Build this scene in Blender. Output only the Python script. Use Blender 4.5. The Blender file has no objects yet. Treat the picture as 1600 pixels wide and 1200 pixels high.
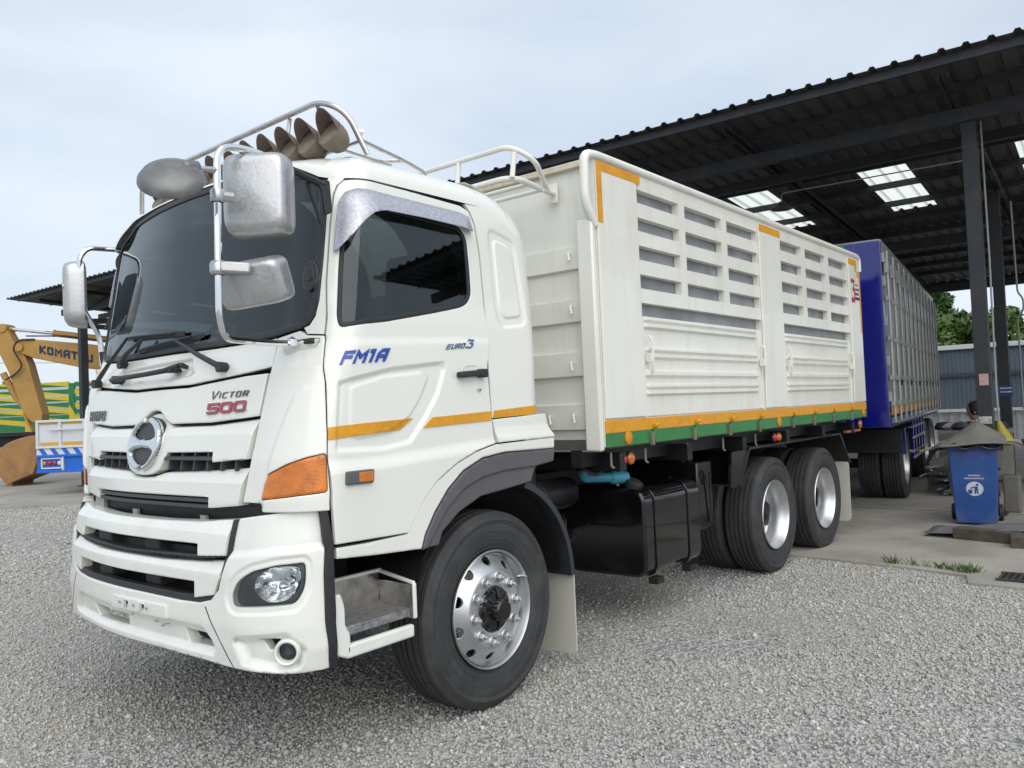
import bpy, bmesh, math, random
import numpy as np
from mathutils import Vector, Matrix
from mathutils.geometry import delaunay_2d_cdt

random.seed(7)
rng = np.random.default_rng(7)
SC = bpy.context.scene
COL = SC.collection
PI = math.pi

# ------------------------------------------------------------------ camera
FPX, YAW, PITCH, ROLL = 1266.896, 0.68413, 0.02937, -0.04194
cd = bpy.data.cameras.new('camera')
cd.sensor_width = 36.0
cd.lens = 36.0 * FPX / 1600.0
cd.clip_start, cd.clip_end = 0.05, 3000
co = bpy.data.objects.new('camera', cd)
COL.objects.link(co)
fw = Vector((math.cos(PITCH) * math.cos(YAW), math.cos(PITCH) * math.sin(YAW), math.sin(PITCH)))
rt = fw.cross(Vector((0, 0, 1))).normalized()
up = rt.cross(fw)
r2 = math.cos(ROLL) * rt + math.sin(ROLL) * up
u2 = -math.sin(ROLL) * rt + math.cos(ROLL) * up
M = Matrix.Identity(4)
for i in range(3):
    M[i][0], M[i][1], M[i][2] = r2[i], u2[i], -fw[i]
M.translation = Vector((-3.2441, -4.0312, 1.5659))
co.matrix_world = M
SC.camera = co

# ------------------------------------------------------------------ sky and sun
SUN_EL, SUN_AZ = math.radians(44), math.radians(215)
wd = bpy.data.worlds.new('World')
SC.world = wd
wd.use_nodes = True
nt = wd.node_tree
nt.nodes.clear()
out = nt.nodes.new('ShaderNodeOutputWorld')
bg = nt.nodes.new('ShaderNodeBackground')
bg.inputs['Strength'].default_value = 0.082
sky = nt.nodes.new('ShaderNodeTexSky')
sky.sky_type = 'NISHITA'
sky.sun_disc = False
sky.sun_elevation = SUN_EL
sky.sun_rotation = SUN_AZ
sky.altitude = 50
sky.air_density = 1.0
sky.dust_density = 2.0
tc = nt.nodes.new('ShaderNodeTexCoord')
mp = nt.nodes.new('ShaderNodeMapping')
mp.inputs['Scale'].default_value = (1.0, 1.0, 2.6)
nz = nt.nodes.new('ShaderNodeTexNoise')
nz.inputs['Scale'].default_value = 1.7
nz.inputs['Detail'].default_value = 6
nz.inputs['Roughness'].default_value = 0.5
nz.inputs['Distortion'].default_value = 0.5
rp = nt.nodes.new('ShaderNodeValToRGB')
rp.color_ramp.elements[0].position = 0.30
rp.color_ramp.elements[0].color = (0.72, 0.72, 0.72, 1)
rp.color_ramp.elements[1].position = 0.62
rp.color_ramp.elements[1].color = (0.97, 0.97, 0.97, 1)
nz2 = nt.nodes.new('ShaderNodeTexNoise')
nz2.inputs['Scale'].default_value = 3.4
nz2.inputs['Detail'].default_value = 5
rp2 = nt.nodes.new('ShaderNodeValToRGB')
rp2.color_ramp.elements[0].position = 0.3
rp2.color_ramp.elements[0].color = (6.3, 7.35, 8.6, 1)
rp2.color_ramp.elements[1].position = 0.7
rp2.color_ramp.elements[1].color = (7.5, 8.25, 9.15, 1)
mx = nt.nodes.new('ShaderNodeMix')
mx.data_type = 'RGBA'
L = nt.links.new
L(tc.outputs['Generated'], mp.inputs['Vector'])
L(mp.outputs['Vector'], nz.inputs['Vector'])
L(mp.outputs['Vector'], nz2.inputs['Vector'])
L(nz.outputs['Fac'], rp.inputs['Fac'])
L(nz2.outputs['Fac'], rp2.inputs['Fac'])
L(rp.outputs['Color'], mx.inputs['Factor'])
L(sky.outputs['Color'], mx.inputs['A'])
L(rp2.outputs['Color'], mx.inputs['B'])
L(mx.outputs['Result'], bg.inputs['Color'])
L(bg.outputs['Background'], out.inputs['Surface'])

sd = bpy.data.lights.new('sun', 'SUN')
sd.energy = 1.5
sd.angle = math.radians(75)
sd.color = (1.0, 0.97, 0.92)
so = bpy.data.objects.new('sun', sd)
COL.objects.link(so)
# sun behind the camera's right shoulder, high
sdir = Vector((math.cos(SUN_EL) * math.sin(SUN_AZ), math.cos(SUN_EL) * math.cos(SUN_AZ), math.sin(SUN_EL)))
so.rotation_euler = sdir.to_track_quat('Z', 'Y').to_euler()

SC.view_settings.view_transform = 'Standard'
SC.view_settings.look = 'None'
SC.view_settings.exposure = 0.46
SC.view_settings.gamma = 1.0
SC.view_settings.use_curve_mapping = False

# ------------------------------------------------------------------ materials
MATS = {}
def mat(name, col, rough=0.5, metal=0.0, var=0.06, scale=6.0, bump=0.0, bscale=60.0, coat=0.0, spec=0.5, dirt=None, dirt_amt=0.0, dirt_scale=3.0, rvar=0.08, trans=0.0, streak=1.0):
    if name in MATS:
        return MATS[name]
    m = bpy.data.materials.new(name)
    m.use_nodes = True
    t = m.node_tree
    b = t.nodes['Principled BSDF']
    l = t.links.new
    tcn = t.nodes.new('ShaderNodeTexCoord')
    n = t.nodes.new('ShaderNodeTexNoise')
    n.inputs['Scale'].default_value = scale
    n.inputs['Detail'].default_value = 5
    l(tcn.outputs['Object'], n.inputs['Vector'])
    r = t.nodes.new('ShaderNodeValToRGB')
    lo = [max(0, c * (1 - var)) for c in col]
    hi = [min(1, c * (1 + var)) for c in col]
    r.color_ramp.elements[0].position = 0.3
    r.color_ramp.elements[1].position = 0.7
    r.color_ramp.elements[0].color = (*lo, 1)
    r.color_ramp.elements[1].color = (*hi, 1)
    l(n.outputs['Fac'], r.inputs['Fac'])
    cout = r.outputs['Color']
    if dirt:
        n2 = t.nodes.new('ShaderNodeTexNoise')
        n2.inputs['Scale'].default_value = dirt_scale
        n2.inputs['Detail'].default_value = 8
        n2.inputs['Roughness'].default_value = 0.65
        mpp = t.nodes.new('ShaderNodeMapping')
        mpp.inputs['Scale'].default_value = (1, 1, streak)
        l(tcn.outputs['Object'], mpp.inputs['Vector'])
        l(mpp.outputs['Vector'], n2.inputs['Vector'])
        r2_ = t.nodes.new('ShaderNodeValToRGB')
        r2_.color_ramp.elements[0].position = 0.5
        r2_.color_ramp.elements[0].color = (0, 0, 0, 1)
        r2_.color_ramp.elements[1].position = 0.75
        r2_.color_ramp.elements[1].color = (dirt_amt,) * 3 + (1,)
        l(n2.outputs['Fac'], r2_.inputs['Fac'])
        mxx = t.nodes.new('ShaderNodeMix')
        mxx.data_type = 'RGBA'
        l(r2_.outputs['Color'], mxx.inputs['Factor'])
        l(cout, mxx.inputs['A'])
        mxx.inputs['B'].default_value = (*dirt, 1)
        cout = mxx.outputs['Result']
    l(cout, b.inputs['Base Color'])
    mr = t.nodes.new('ShaderNodeMapRange')
    mr.inputs['To Min'].default_value = max(0.02, rough - rvar)
    mr.inputs['To Max'].default_value = min(1, rough + rvar)
    l(n.outputs['Fac'], mr.inputs['Value'])
    l(mr.outputs['Result'], b.inputs['Roughness'])
    b.inputs['Metallic'].default_value = metal
    b.inputs['Specular IOR Level'].default_value = spec
    if coat:
        b.inputs['Coat Weight'].default_value = coat
        b.inputs['Coat Roughness'].default_value = 0.04
    if trans:
        b.inputs['Transmission Weight'].default_value = trans
    if bump:
        n3 = t.nodes.new('ShaderNodeTexNoise')
        n3.inputs['Scale'].default_value = bscale
        n3.inputs['Detail'].default_value = 6
        l(tcn.outputs['Object'], n3.inputs['Vector'])
        bp_ = t.nodes.new('ShaderNodeBump')
        bp_.inputs['Strength'].default_value = bump
        bp_.inputs['Distance'].default_value = 0.01
        l(n3.outputs['Fac'], bp_.inputs['Height'])
        l(bp_.outputs['Normal'], b.inputs['Normal'])
    MATS[name] = m
    return m

def glass_mat(name, tint, refl_ior=1.5):
    m = bpy.data.materials.new(name)
    m.use_nodes = True
    t = m.node_tree
    t.nodes.clear()
    o = t.nodes.new('ShaderNodeOutputMaterial')
    g = t.nodes.new('ShaderNodeBsdfGlossy')
    g.inputs['Roughness'].default_value = 0.015
    g.inputs['Color'].default_value = (0.90, 0.97, 1, 1)
    tr = t.nodes.new('ShaderNodeBsdfTransparent')
    tr.inputs['Color'].default_value = (*tint, 1)
    fr = t.nodes.new('ShaderNodeFresnel')
    fr.inputs['IOR'].default_value = refl_ior
    ms = t.nodes.new('ShaderNodeMixShader')
    t.links.new(fr.outputs[0], ms.inputs[0])
    t.links.new(tr.outputs[0], ms.inputs[1])
    t.links.new(g.outputs[0], ms.inputs[2])
    t.links.new(ms.outputs[0], o.inputs['Surface'])
    MATS[name] = m
    return m

WHITE = mat('white_paint', (0.80, 0.795, 0.725), 0.24, var=0.015, scale=2, coat=0.6, dirt=(0.50, 0.47, 0.40), dirt_amt=0.05, dirt_scale=1.2)
BUMPW = mat('bumper_paint', (0.80, 0.795, 0.73), 0.28, var=0.02, coat=0.45, dirt=(0.50, 0.47, 0.42), dirt_amt=0.22, dirt_scale=5)
BEDW = mat('bed_paint', (0.79, 0.78, 0.705), 0.33, var=0.03, scale=3, coat=0.3, dirt=(0.44, 0.36, 0.26), dirt_amt=0.22, dirt_scale=9, streak=.12)
BLACKP = mat('black_plastic', (0.025, 0.025, 0.028), 0.5, var=0.15)
BLACKG = mat('black_gloss_paint', (0.006, 0.006, 0.007), 0.16, coat=0.4, var=0.2, dirt=(0.05, 0.045, 0.04), dirt_amt=0.25)
CHASSIS = mat('chassis_black', (0.012, 0.012, 0.013), 0.5, var=0.2)
GREYP = mat('grey_plastic', (0.105, 0.10, 0.105), 0.55, var=0.06, bump=0.1, bscale=300)
RUBBER = mat('rubber', (0.022, 0.022, 0.024), 0.6, var=0.15)
TYRE = mat('tyre_rubber', (0.036, 0.036, 0.037), 0.72, var=0.18, scale=12, bump=0.12, bscale=120, dirt=(0.15, 0.145, 0.135), dirt_amt=0.32, dirt_scale=4)
CHROME = mat('chrome', (0.80, 0.80, 0.80), 0.10, metal=1, var=0.03)
STEEL = mat('stainless_tube', (0.66, 0.63, 0.60), 0.25, metal=1, var=0.10, dirt=(0.25, 0.13, 0.07), dirt_amt=0.5, dirt_scale=12)
RIMM = mat('silver_rim', (0.58, 0.585, 0.59), 0.40, metal=0.85, var=0.05, scale=10)
WORNCHR = mat('worn_mirror_shell', (0.50, 0.50, 0.50), 0.34, metal=0.75, var=0.07, scale=70, dirt=(0.34, 0.30, 0.25), dirt_amt=0.28, dirt_scale=14, bump=0.08, bscale=70, rvar=0.15)
VISOR = mat('brushed_visor', (0.50, 0.49, 0.53), 0.36, metal=0.7, var=0.22, scale=90, bump=0.2, bscale=240)
AMBER = mat('amber_lens', (0.62, 0.17, 0.01), 0.14, coat=0.7, var=0.25, scale=14, bump=0.25, bscale=90)
RED = mat('red_lens', (0.45, 0.012, 0.015), 0.2, coat=0.6, var=0.2)
YELLOW = mat('yellow_tape', (0.72, 0.32, 0.012), 0.42, var=0.07, scale=20, dirt=(0.35, 0.16, 0.02), dirt_amt=0.4, dirt_scale=14)
GREEN = mat('green_paint', (0.025, 0.20, 0.045), 0.4, var=0.12, coat=0.2, dirt=(0.10, 0.09, 0.05), dirt_amt=0.3)
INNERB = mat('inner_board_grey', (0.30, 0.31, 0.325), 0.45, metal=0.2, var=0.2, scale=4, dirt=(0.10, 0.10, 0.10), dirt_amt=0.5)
RUSTW = mat('rusty_white', (0.62, 0.55, 0.42), 0.6, var=0.15, scale=5, dirt=(0.42, 0.17, 0.05), dirt_amt=0.9, dirt_scale=7)
GLASS = glass_mat('tinted_glass', (0.20, 0.25, 0.27), 1.62)
GLASSF = glass_mat('windscreen_glass', (0.15, 0.175, 0.19), 1.62)
LENS = glass_mat('clear_lens', (0.9, 0.92, 0.94), 1.45)
BLUETXT = mat('blue_lettering', (0.01, 0.05, 0.36), 0.3, coat=0.5)
TEALTXT = mat('teal_lettering', (0.04, 0.12, 0.20), 0.3, coat=0.5)
REDTXT = mat('red_lettering', (0.36, 0.03, 0.05), 0.25, coat=0.5, var=0.2, scale=40)
FLAPM = mat('mudflap_rubber', (0.55, 0.53, 0.46), 0.75, var=0.05, dirt=(0.33, 0.30, 0.25), dirt_amt=0.5)
PVC = mat('blue_pvc', (0.06, 0.30, 0.42), 0.4, var=0.1)
SEATM = mat('seat_cloth', (0.10, 0.10, 0.11), 0.9, var=0.2)
LINER = mat('cab_liner', (0.10, 0.10, 0.10), 0.9)

# ------------------------------------------------------------------ mesh helpers
def finish(name, me, m, parent, smooth, bevel=0.0, segs=2, loc=None, rot=None):
    if m is not None and len(me.materials) == 0:
        me.materials.append(m)
    if smooth is not None:
        for pl in me.polygons:
            pl.use_smooth = True
        me.set_sharp_from_angle(angle=math.radians(smooth))
    o = bpy.data.objects.new(name, me)
    COL.objects.link(o)
    if parent is not None:
        o.parent = parent
    if loc is not None:
        o.location = loc
    if rot is not None:
        o.rotation_euler = rot
    if bevel:
        b = o.modifiers.new('bevel', 'BEVEL')
        b.width = bevel
        b.segments = segs
        b.limit_method = 'ANGLE'
        b.angle_limit = math.radians(40)
    return o

def tag(o, label, cat, group=None, kind=None):
    if label: o['label'] = label
    if cat: o['category'] = cat
    if group: o['group'] = group
    if kind: o['kind'] = kind
    return o

def empty(name, loc=(0, 0, 0), rz=0.0, parent=None):
    o = bpy.data.objects.new(name, None)
    COL.objects.link(o)
    o.location = loc
    o.rotation_euler = (0, 0, rz)
    o.empty_display_size = 0.2
    if parent: o.parent = parent
    return o

def relink(ob, parent=None, loc=None, rot=None, scale=None):
    c = ob.copy()
    COL.objects.link(c)
    c.parent = parent
    if loc is not None: c.location = loc
    if rot is not None: c.rotation_euler = rot
    if scale is not None: c.scale = scale
    return c

def copy_tree(o, parent=None):
    kids = list(o.children)
    c = o.copy()
    COL.objects.link(c)
    c.parent = parent
    for k in kids:
        copy_tree(k, c)
    return c

class MB:
    def __init__(s):
        s.v, s.f = [], []
    def add(s, vs, fs):
        b = len(s.v)
        s.v.extend([tuple(x) for x in vs])
        s.f.extend([tuple(b + i for i in f) for f in fs])
        return s
    def box(s, x0, x1, y0, y1, z0, z1, mtx=None):
        vs = [(x, y, z) for x in (x0, x1) for y in (y0, y1) for z in (z0, z1)]
        if mtx is not None: vs = [mtx @ Vector(v) for v in vs]
        return s.add(vs, [(0, 1, 3, 2), (4, 6, 7, 5), (0, 4, 5, 1), (2, 3, 7, 6), (0, 2, 6, 4), (1, 5, 7, 3)])
    def prism(s, poly, fn, a, b):
        """poly of 2D points swept from depth a to b; fn(p, q, depth) -> xyz"""
        n = len(poly)
        vs = [fn(p, q, a) for p, q in poly] + [fn(p, q, b) for p, q in poly]
        fs = [tuple(range(n)), tuple(range(2 * n - 1, n - 1, -1))]
        fs += [(i, i + n, (i + 1) % n + n, (i + 1) % n) for i in range(n)]
        return s.add(vs, fs)
    def bar(s, p, q, w, h, upv=(0, 0, 1)):
        p, q = Vector(p), Vector(q)
        d = (q - p).normalized()
        u = Vector(upv)
        sd_ = d.cross(u)
        if sd_.length < 1e-4: sd_ = d.cross(Vector((1, 0, 0)))
        sd_.normalize()
        u = sd_.cross(d)
        vs = [e + sd_ * (w / 2 * i) + u * (h / 2 * j) for e in (p, q) for i in (-1, 1) for j in (-1, 1)]
        return s.add(vs, [(0, 1, 3, 2), (4, 6, 7, 5), (0, 4, 5, 1), (2, 3, 7, 6), (0, 2, 6, 4), (1, 5, 7, 3)])
    def tube(s, path, r, n=10, closed=False, caps=True):
        P = [Vector(p) for p in path]
        k = len(P)
        rs = r if isinstance(r, (list, tuple)) else [r] * k
        T = []
        for i in range(k):
            a = P[(i - 1) % k] if (closed or i > 0) else P[i]
            b = P[(i + 1) % k] if (closed or i < k - 1) else P[i]
            T.append((b - a).normalized())
        nrm = T[0].orthogonal().normalized()
        b0 = len(s.v)
        for i in range(k):
            if i:
                q = T[i - 1].rotation_difference(T[i])
                nrm = (q @ nrm).normalized()
            bn = T[i].cross(nrm)
            for j in range(n):
                a = 2 * PI * j / n
                s.v.append(tuple(P[i] + (nrm * math.cos(a) + bn * math.sin(a)) * rs[i]))
        for i in range(k if closed else k - 1):
            for j in range(n):
                a, b = b0 + i * n, b0 + ((i + 1) % k) * n
                s.f.append((a + j, a + (j + 1) % n, b + (j + 1) % n, b + j))
        if caps and not closed:
            s.f.append(tuple(b0 + j for j in range(n - 1, -1, -1)))
            s.f.append(tuple(b0 + (k - 1) * n + j for j in range(n)))
        return s
    def lathe(s, prof, n=32, axis='y', c=(0, 0, 0), closed=False):
        """prof: (radius, height along axis)"""
        b0 = len(s.v)
        for r, h in prof:
            for j in range(n):
                a = 2 * PI * j / n
                x, y = r * math.cos(a), r * math.sin(a)
                v = {'y': (x, h, y), 'z': (x, y, h), 'x': (h, x, y)}[axis]
                s.v.append((v[0] + c[0], v[1] + c[1], v[2] + c[2]))
        k = len(prof)
        for i in range(k if closed else k - 1):
            for j in range(n):
                a, b = b0 + i * n, b0 + ((i + 1) % k) * n
                s.f.append((a + j, a + (j + 1) % n, b + (j + 1) % n, b + j))
        return s
    def build(s, name, m, parent=None, smooth=35, bevel=0.0, segs=2, loc=None, rot=None, recalc=True):
        me = bpy.data.meshes.new(name)
        me.from_pydata(s.v, [], s.f)
        if recalc:
            bm = bmesh.new()
            bm.from_mesh(me)
            bmesh.ops.recalc_face_normals(bm, faces=bm.faces)
            bm.to_mesh(me)
            bm.free()
        return finish(name, me, m, parent, smooth, bevel, segs, loc, rot)

def fillet(path, r, n=6, closed=False):
    P = [Vector(p) for p in path]
    res = []
    k = len(P)
    for i in range(k):
        if not closed and (i == 0 or i == k - 1):
            res.append(P[i]); continue
        a, b, c = P[i - 1], P[i], P[(i + 1) % k]
        d1, d2 = (a - b), (c - b)
        rr = min(r, d1.length * 0.48, d2.length * 0.48)
        p1, p2 = b + d1.normalized() * rr, b + d2.normalized() * rr
        for j in range(n + 1):
            t = j / n
            res.append(p1 * (1 - t) ** 2 + b * 2 * t * (1 - t) + p2 * t * t)
    return res

def rpoly(pts, r, n=4):
    return [(p.x, p.y) for p in fillet([(a, b, 0) for a, b in pts], r, n, closed=True)]

def pip(P, poly):
    x, y = P[:, 0], P[:, 1]
    ins = np.zeros(len(P), bool)
    j = len(poly) - 1
    for i in range(len(poly)):
        xi, yi = poly[i]
        xj, yj = poly[j]
        if yi != yj:
            ins ^= ((yi > y) != (yj > y)) & (x < (xj - xi) * (y - yi) / (yj - yi) + xi)
        j = i
    return ins

def pdist(P, poly):
    d = np.full(len(P), 1e9)
    q = np.array(poly)
    for a, b in zip(q, np.roll(q, -1, 0)):
        ab = b - a
        t = np.clip(((P - a) @ ab) / max(ab @ ab, 1e-12), 0, 1)
        d = np.minimum(d, np.hypot(*(P - a - t[:, None] * ab).T))
    return d

def emboss(poly, depth, w):
    """smooth step of given depth over width w inside poly"""
    def f(P):
        d = pdist(P, poly)
        d = np.where(pip(P, poly), d, -d)
        t = np.clip(d / w + 0.5, 0, 1)
        return depth * t * t * (3 - 2 * t)
    f.guide = (poly, w)
    return f

def dens(loop, g):
    res = []
    for a, b in zip(loop, loop[1:] + loop[:1]):
        n = max(1, int(math.ceil(math.hypot(b[0] - a[0], b[1] - a[1]) / g)))
        for i in range(n):
            t = i / n
            res.append((a[0] + (b[0] - a[0]) * t, a[1] + (b[1] - a[1]) * t))
    return res

def area(loop):
    return 0.5 * sum(a[0] * b[1] - b[0] * a[1] for a, b in zip(loop, loop[1:] + loop[:1]))

def panel(name, outer, m, parent, fmap, holes=(), off=0.0, thick=0.02, grid=0.06, edge=0.008, drop=None, relief=None, smooth=40, flip=False, kind=None):
    outer = list(outer)
    if area(outer) < 0: outer.reverse()
    hs = []
    for h in holes:
        h = list(h)
        if area(h) > 0: h.reverse()
        hs.append(h)
    drop = edge * 0.7 if drop is None else drop
    g = grid
    loops = [dens(outer, g)] + [dens(h, g) for h in hs]
    pts, eds = [], []
    for lp in loops:
        b = len(pts)
        pts += lp
        eds += [(b + i, b + (i + 1) % len(lp)) for i in range(len(lp))]
    nb = len(pts)
    cand = []
    if edge > 0:
        for lp in loops:
            q = np.array(lp)
            t1 = q - np.roll(q, 1, 0)
            t2 = np.roll(q, -1, 0) - q
            t1 /= np.maximum(np.hypot(*t1.T), 1e-9)[:, None]
            t2 /= np.maximum(np.hypot(*t2.T), 1e-9)[:, None]
            nn = np.stack([-(t1 + t2)[:, 1], (t1 + t2)[:, 0]], 1)
            ln = np.maximum(np.hypot(*nn.T), 0.3)
            cand.append(q + nn / ln[:, None] * edge * np.minimum(2 / ln, 1.6)[:, None])
        R = np.concatenate(cand)
    else:
        R = np.zeros((0, 2))
    o = np.array(outer)
    gx, gy = np.meshgrid(np.arange(o[:, 0].min(), o[:, 0].max(), g), np.arange(o[:, 1].min(), o[:, 1].max(), g))
    G = np.stack([gx.ravel(), gy.ravel()], 1) + g * 0.37
    def inside(P):
        k = pip(P, outer)
        for h in hs: k &= ~pip(P, h)
        return k
    def bd(P):
        d = pdist(P, outer)
        for h in hs: d = np.minimum(d, pdist(P, h))
        return d
    if len(R):
        R = R[inside(R)]
        if len(R): R = R[bd(R) > edge * 0.75]
    # rows of points that follow each pressed edge, so it shades as a clean swage line
    rl = [] if relief is None else (relief if isinstance(relief, (list, tuple)) else [relief])
    Q = []
    for rf in rl:
        if not hasattr(rf, 'guide'): continue
        gp, gw = rf.guide
        gp = list(gp)
        if area(gp) < 0: gp.reverse()
        q = np.array(dens(gp, min(g, gw) * 0.8))
        t1 = q - np.roll(q, 1, 0); t2 = np.roll(q, -1, 0) - q
        t1 /= np.maximum(np.hypot(*t1.T), 1e-9)[:, None]; t2 /= np.maximum(np.hypot(*t2.T), 1e-9)[:, None]
        nn = np.stack([-(t1 + t2)[:, 1], (t1 + t2)[:, 0]], 1)
        nn /= np.maximum(np.hypot(*nn.T), 0.7)[:, None]
        for k_ in (-0.62, -0.5, -0.25, 0, 0.25, 0.5, 0.62):
            c_ = q + nn * (k_ * gw)
            # drop points that crossed another edge at tight corners
            dd_ = pdist(c_, gp)
            Q.append(c_[dd_ > abs(k_) * gw * 0.9 - 1e-9])
    if Q:
        Q = np.concatenate(Q)
        Q = Q[inside(Q)]
        if len(Q): Q = Q[bd(Q) > edge * 1.3]
        if len(Q) and len(G):
            for rf in rl:
                if hasattr(rf, 'guide'):
                    G = G[pdist(G, rf.guide[0]) > rf.guide[1] * 0.8]
        R = np.concatenate([R, Q]) if len(Q) else R
    if len(G):
        G = G[inside(G)]
        if len(G): G = G[bd(G) > max(edge * 1.6, g * 0.4)]
    allp = pts + [tuple(x) for x in R] + [tuple(x) for x in G]
    vc, ve, vf, ov, oe, of = delaunay_2d_cdt([Vector(x) for x in allp], eds, [], 0, 1e-6)
    P = np.array([(v.x, v.y) for v in vc])
    cen = np.array([P[list(f)].mean(0) for f in vf])
    keep = inside(cen)
    tris = [tuple(f) for f, k in zip(vf, keep) if k]
    D = bd(P)
    H = np.where(D < 1e-5, off - drop, off) if edge > 0 else np.full(len(P), off)
    if relief is not None:
        for rf in (relief if isinstance(relief, (list, tuple)) else [relief]):
            H = H + rf(P)
    V = [fmap(a, b, h) for (a, b), h in zip(P, H)]
    cnt = {}
    for f in tris:
        for a, b in zip(f, f[1:] + f[:1]):
            k = (min(a, b), max(a, b))
            cnt.setdefault(k, []).append((a, b))
    faces = list(tris)
    bi = {}
    for k, lst in cnt.items():
        if len(lst) == 1:
            a, b = lst[0]
            for i in (a, b):
                if i not in bi:
                    bi[i] = len(V)
                    V.append(fmap(P[i][0], P[i][1], H[i] - thick))
            faces.append((b, a, bi[a], bi[b]))
    # exact shading normals from the surface itself, so pressed panels read crisp
    Vn = np.array(V)
    ep = 1e-3
    def heights(Q):
        h = np.full(len(Q), off)
        for rf in rl: h = h + rf(Q)
        return h
    hu_, hv_ = heights(P + [ep, 0]), heights(P + [0, ep])
    h0_ = heights(P)
    n0 = len(P)
    A0 = np.array([fmap(a, b, h) for (a, b), h in zip(P, h0_)])
    AU = np.array([fmap(a + ep, b, h) for (a, b), h in zip(P, hu_)]) - A0
    AV = np.array([fmap(a, b + ep, h) for (a, b), h in zip(P, hv_)]) - A0
    NO = np.array([fmap(a, b, h + .01) for (a, b), h in zip(P, h0_)]) - A0
    N = np.cross(AU, AV)
    N /= np.maximum(np.linalg.norm(N, axis=1), 1e-12)[:, None]
    sgn = np.sign((N * NO).sum(1)); sgn[sgn == 0] = 1
    N *= sgn[:, None]
    T_ = np.array(tris)
    gn = np.cross(Vn[T_[:, 1]] - Vn[T_[:, 0]], Vn[T_[:, 2]] - Vn[T_[:, 0]])
    if (gn * N[T_[:, 0]]).sum() < 0:
        faces = [f[::-1] for f in faces]
    if edge > 0:
        # rim points lean outward
        out_ = np.zeros((n0, 3))
        for k, lst in cnt.items():
            if len(lst) == 1:
                a, b = lst[0]
                e_ = Vn[b] - Vn[a]
                o_ = np.cross(e_, N[a]); o_ /= max(np.linalg.norm(o_), 1e-12)
                out_[a] += o_; out_[b] += o_
        # direction check against the centre of the neighbouring triangle
        tri_c = {}
        for f in tris:
            c_ = Vn[list(f)].mean(0)
            for i_ in f: tri_c.setdefault(i_, []).append(c_)
        for i_ in bi:
            l_ = np.linalg.norm(out_[i_])
            if l_ < 1e-9: continue
            o_ = out_[i_] / l_
            if o_ @ (np.mean(tri_c[i_], axis=0) - Vn[i_]) > 0: o_ = -o_
            v_ = N[i_] + o_ * 0.9
            N[i_] = v_ / np.linalg.norm(v_)
    used = sorted({i for f in faces for i in f})
    remap = {u: i for i, u in enumerate(used)}
    me = bpy.data.meshes.new(name)
    me.from_pydata([V[u] for u in used], [], [tuple(remap[i] for i in f) for f in faces])
    ob = finish(name, me, m, parent, None)
    if smooth is not None:
        for pl in me.polygons: pl.use_smooth = True
        ln = []
        nt_ = len(tris)
        for q_, f in enumerate(faces):
            if q_ < nt_:
                ln += [tuple(N[i_]) for i_ in f]
            else:
                pn = tuple(me.polygons[q_].normal)
                ln += [pn] * len(f)
        me.normals_split_custom_set(ln)
    if kind: ob['kind'] = kind
    return ob

def text_geo(txt, extrude=0.004, bold=0.0, shear=0.0):
    c = bpy.data.curves.new('lettering', 'FONT')
    c.body = txt
    c.extrude = extrude
    c.offset = bold
    c.shear = shear
    c.resolution_u = 3
    c.space_character = 1.0 + 2.2 * max(0, bold)
    o = bpy.data.objects.new('lettering', c)
    me = bpy.data.meshes.new_from_object(o)
    V = np.array([v.co[:] for v in me.vertices])
    F = [tuple(p.vertices) for p in me.polygons]
    bpy.data.meshes.remove(me)
    bpy.data.objects.remove(o)
    bpy.data.curves.remove(c)
    return V, F

def lettering(name, txt, m, parent, fmap, a0, a1, b0, b1, off, ext=0.004, bold=0.0, shear=0.0, skew=0.0):
    """text fitted into the box a0..a1 x b0..b1 of a surface map"""
    V, F = text_geo(txt, 1.0, bold, shear)
    mn, mxv = V.min(0), V.max(0)
    A = a0 + (V[:, 0] - mn[0]) / (mxv[0] - mn[0]) * (a1 - a0)
    k = (V[:, 0] - mn[0]) / (mxv[0] - mn[0])
    B = b0 + (V[:, 1] - mn[1]) / (mxv[1] - mn[1]) * (b1 - b0) + skew * k
    C = off + (V[:, 2] + 1) / 2 * ext
    me = bpy.data.meshes.new(name)
    me.from_pydata([fmap(a, b, c) for a, b, c in zip(A, B, C)], [], F)
    return finish(name, me, m, parent, None)

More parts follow.
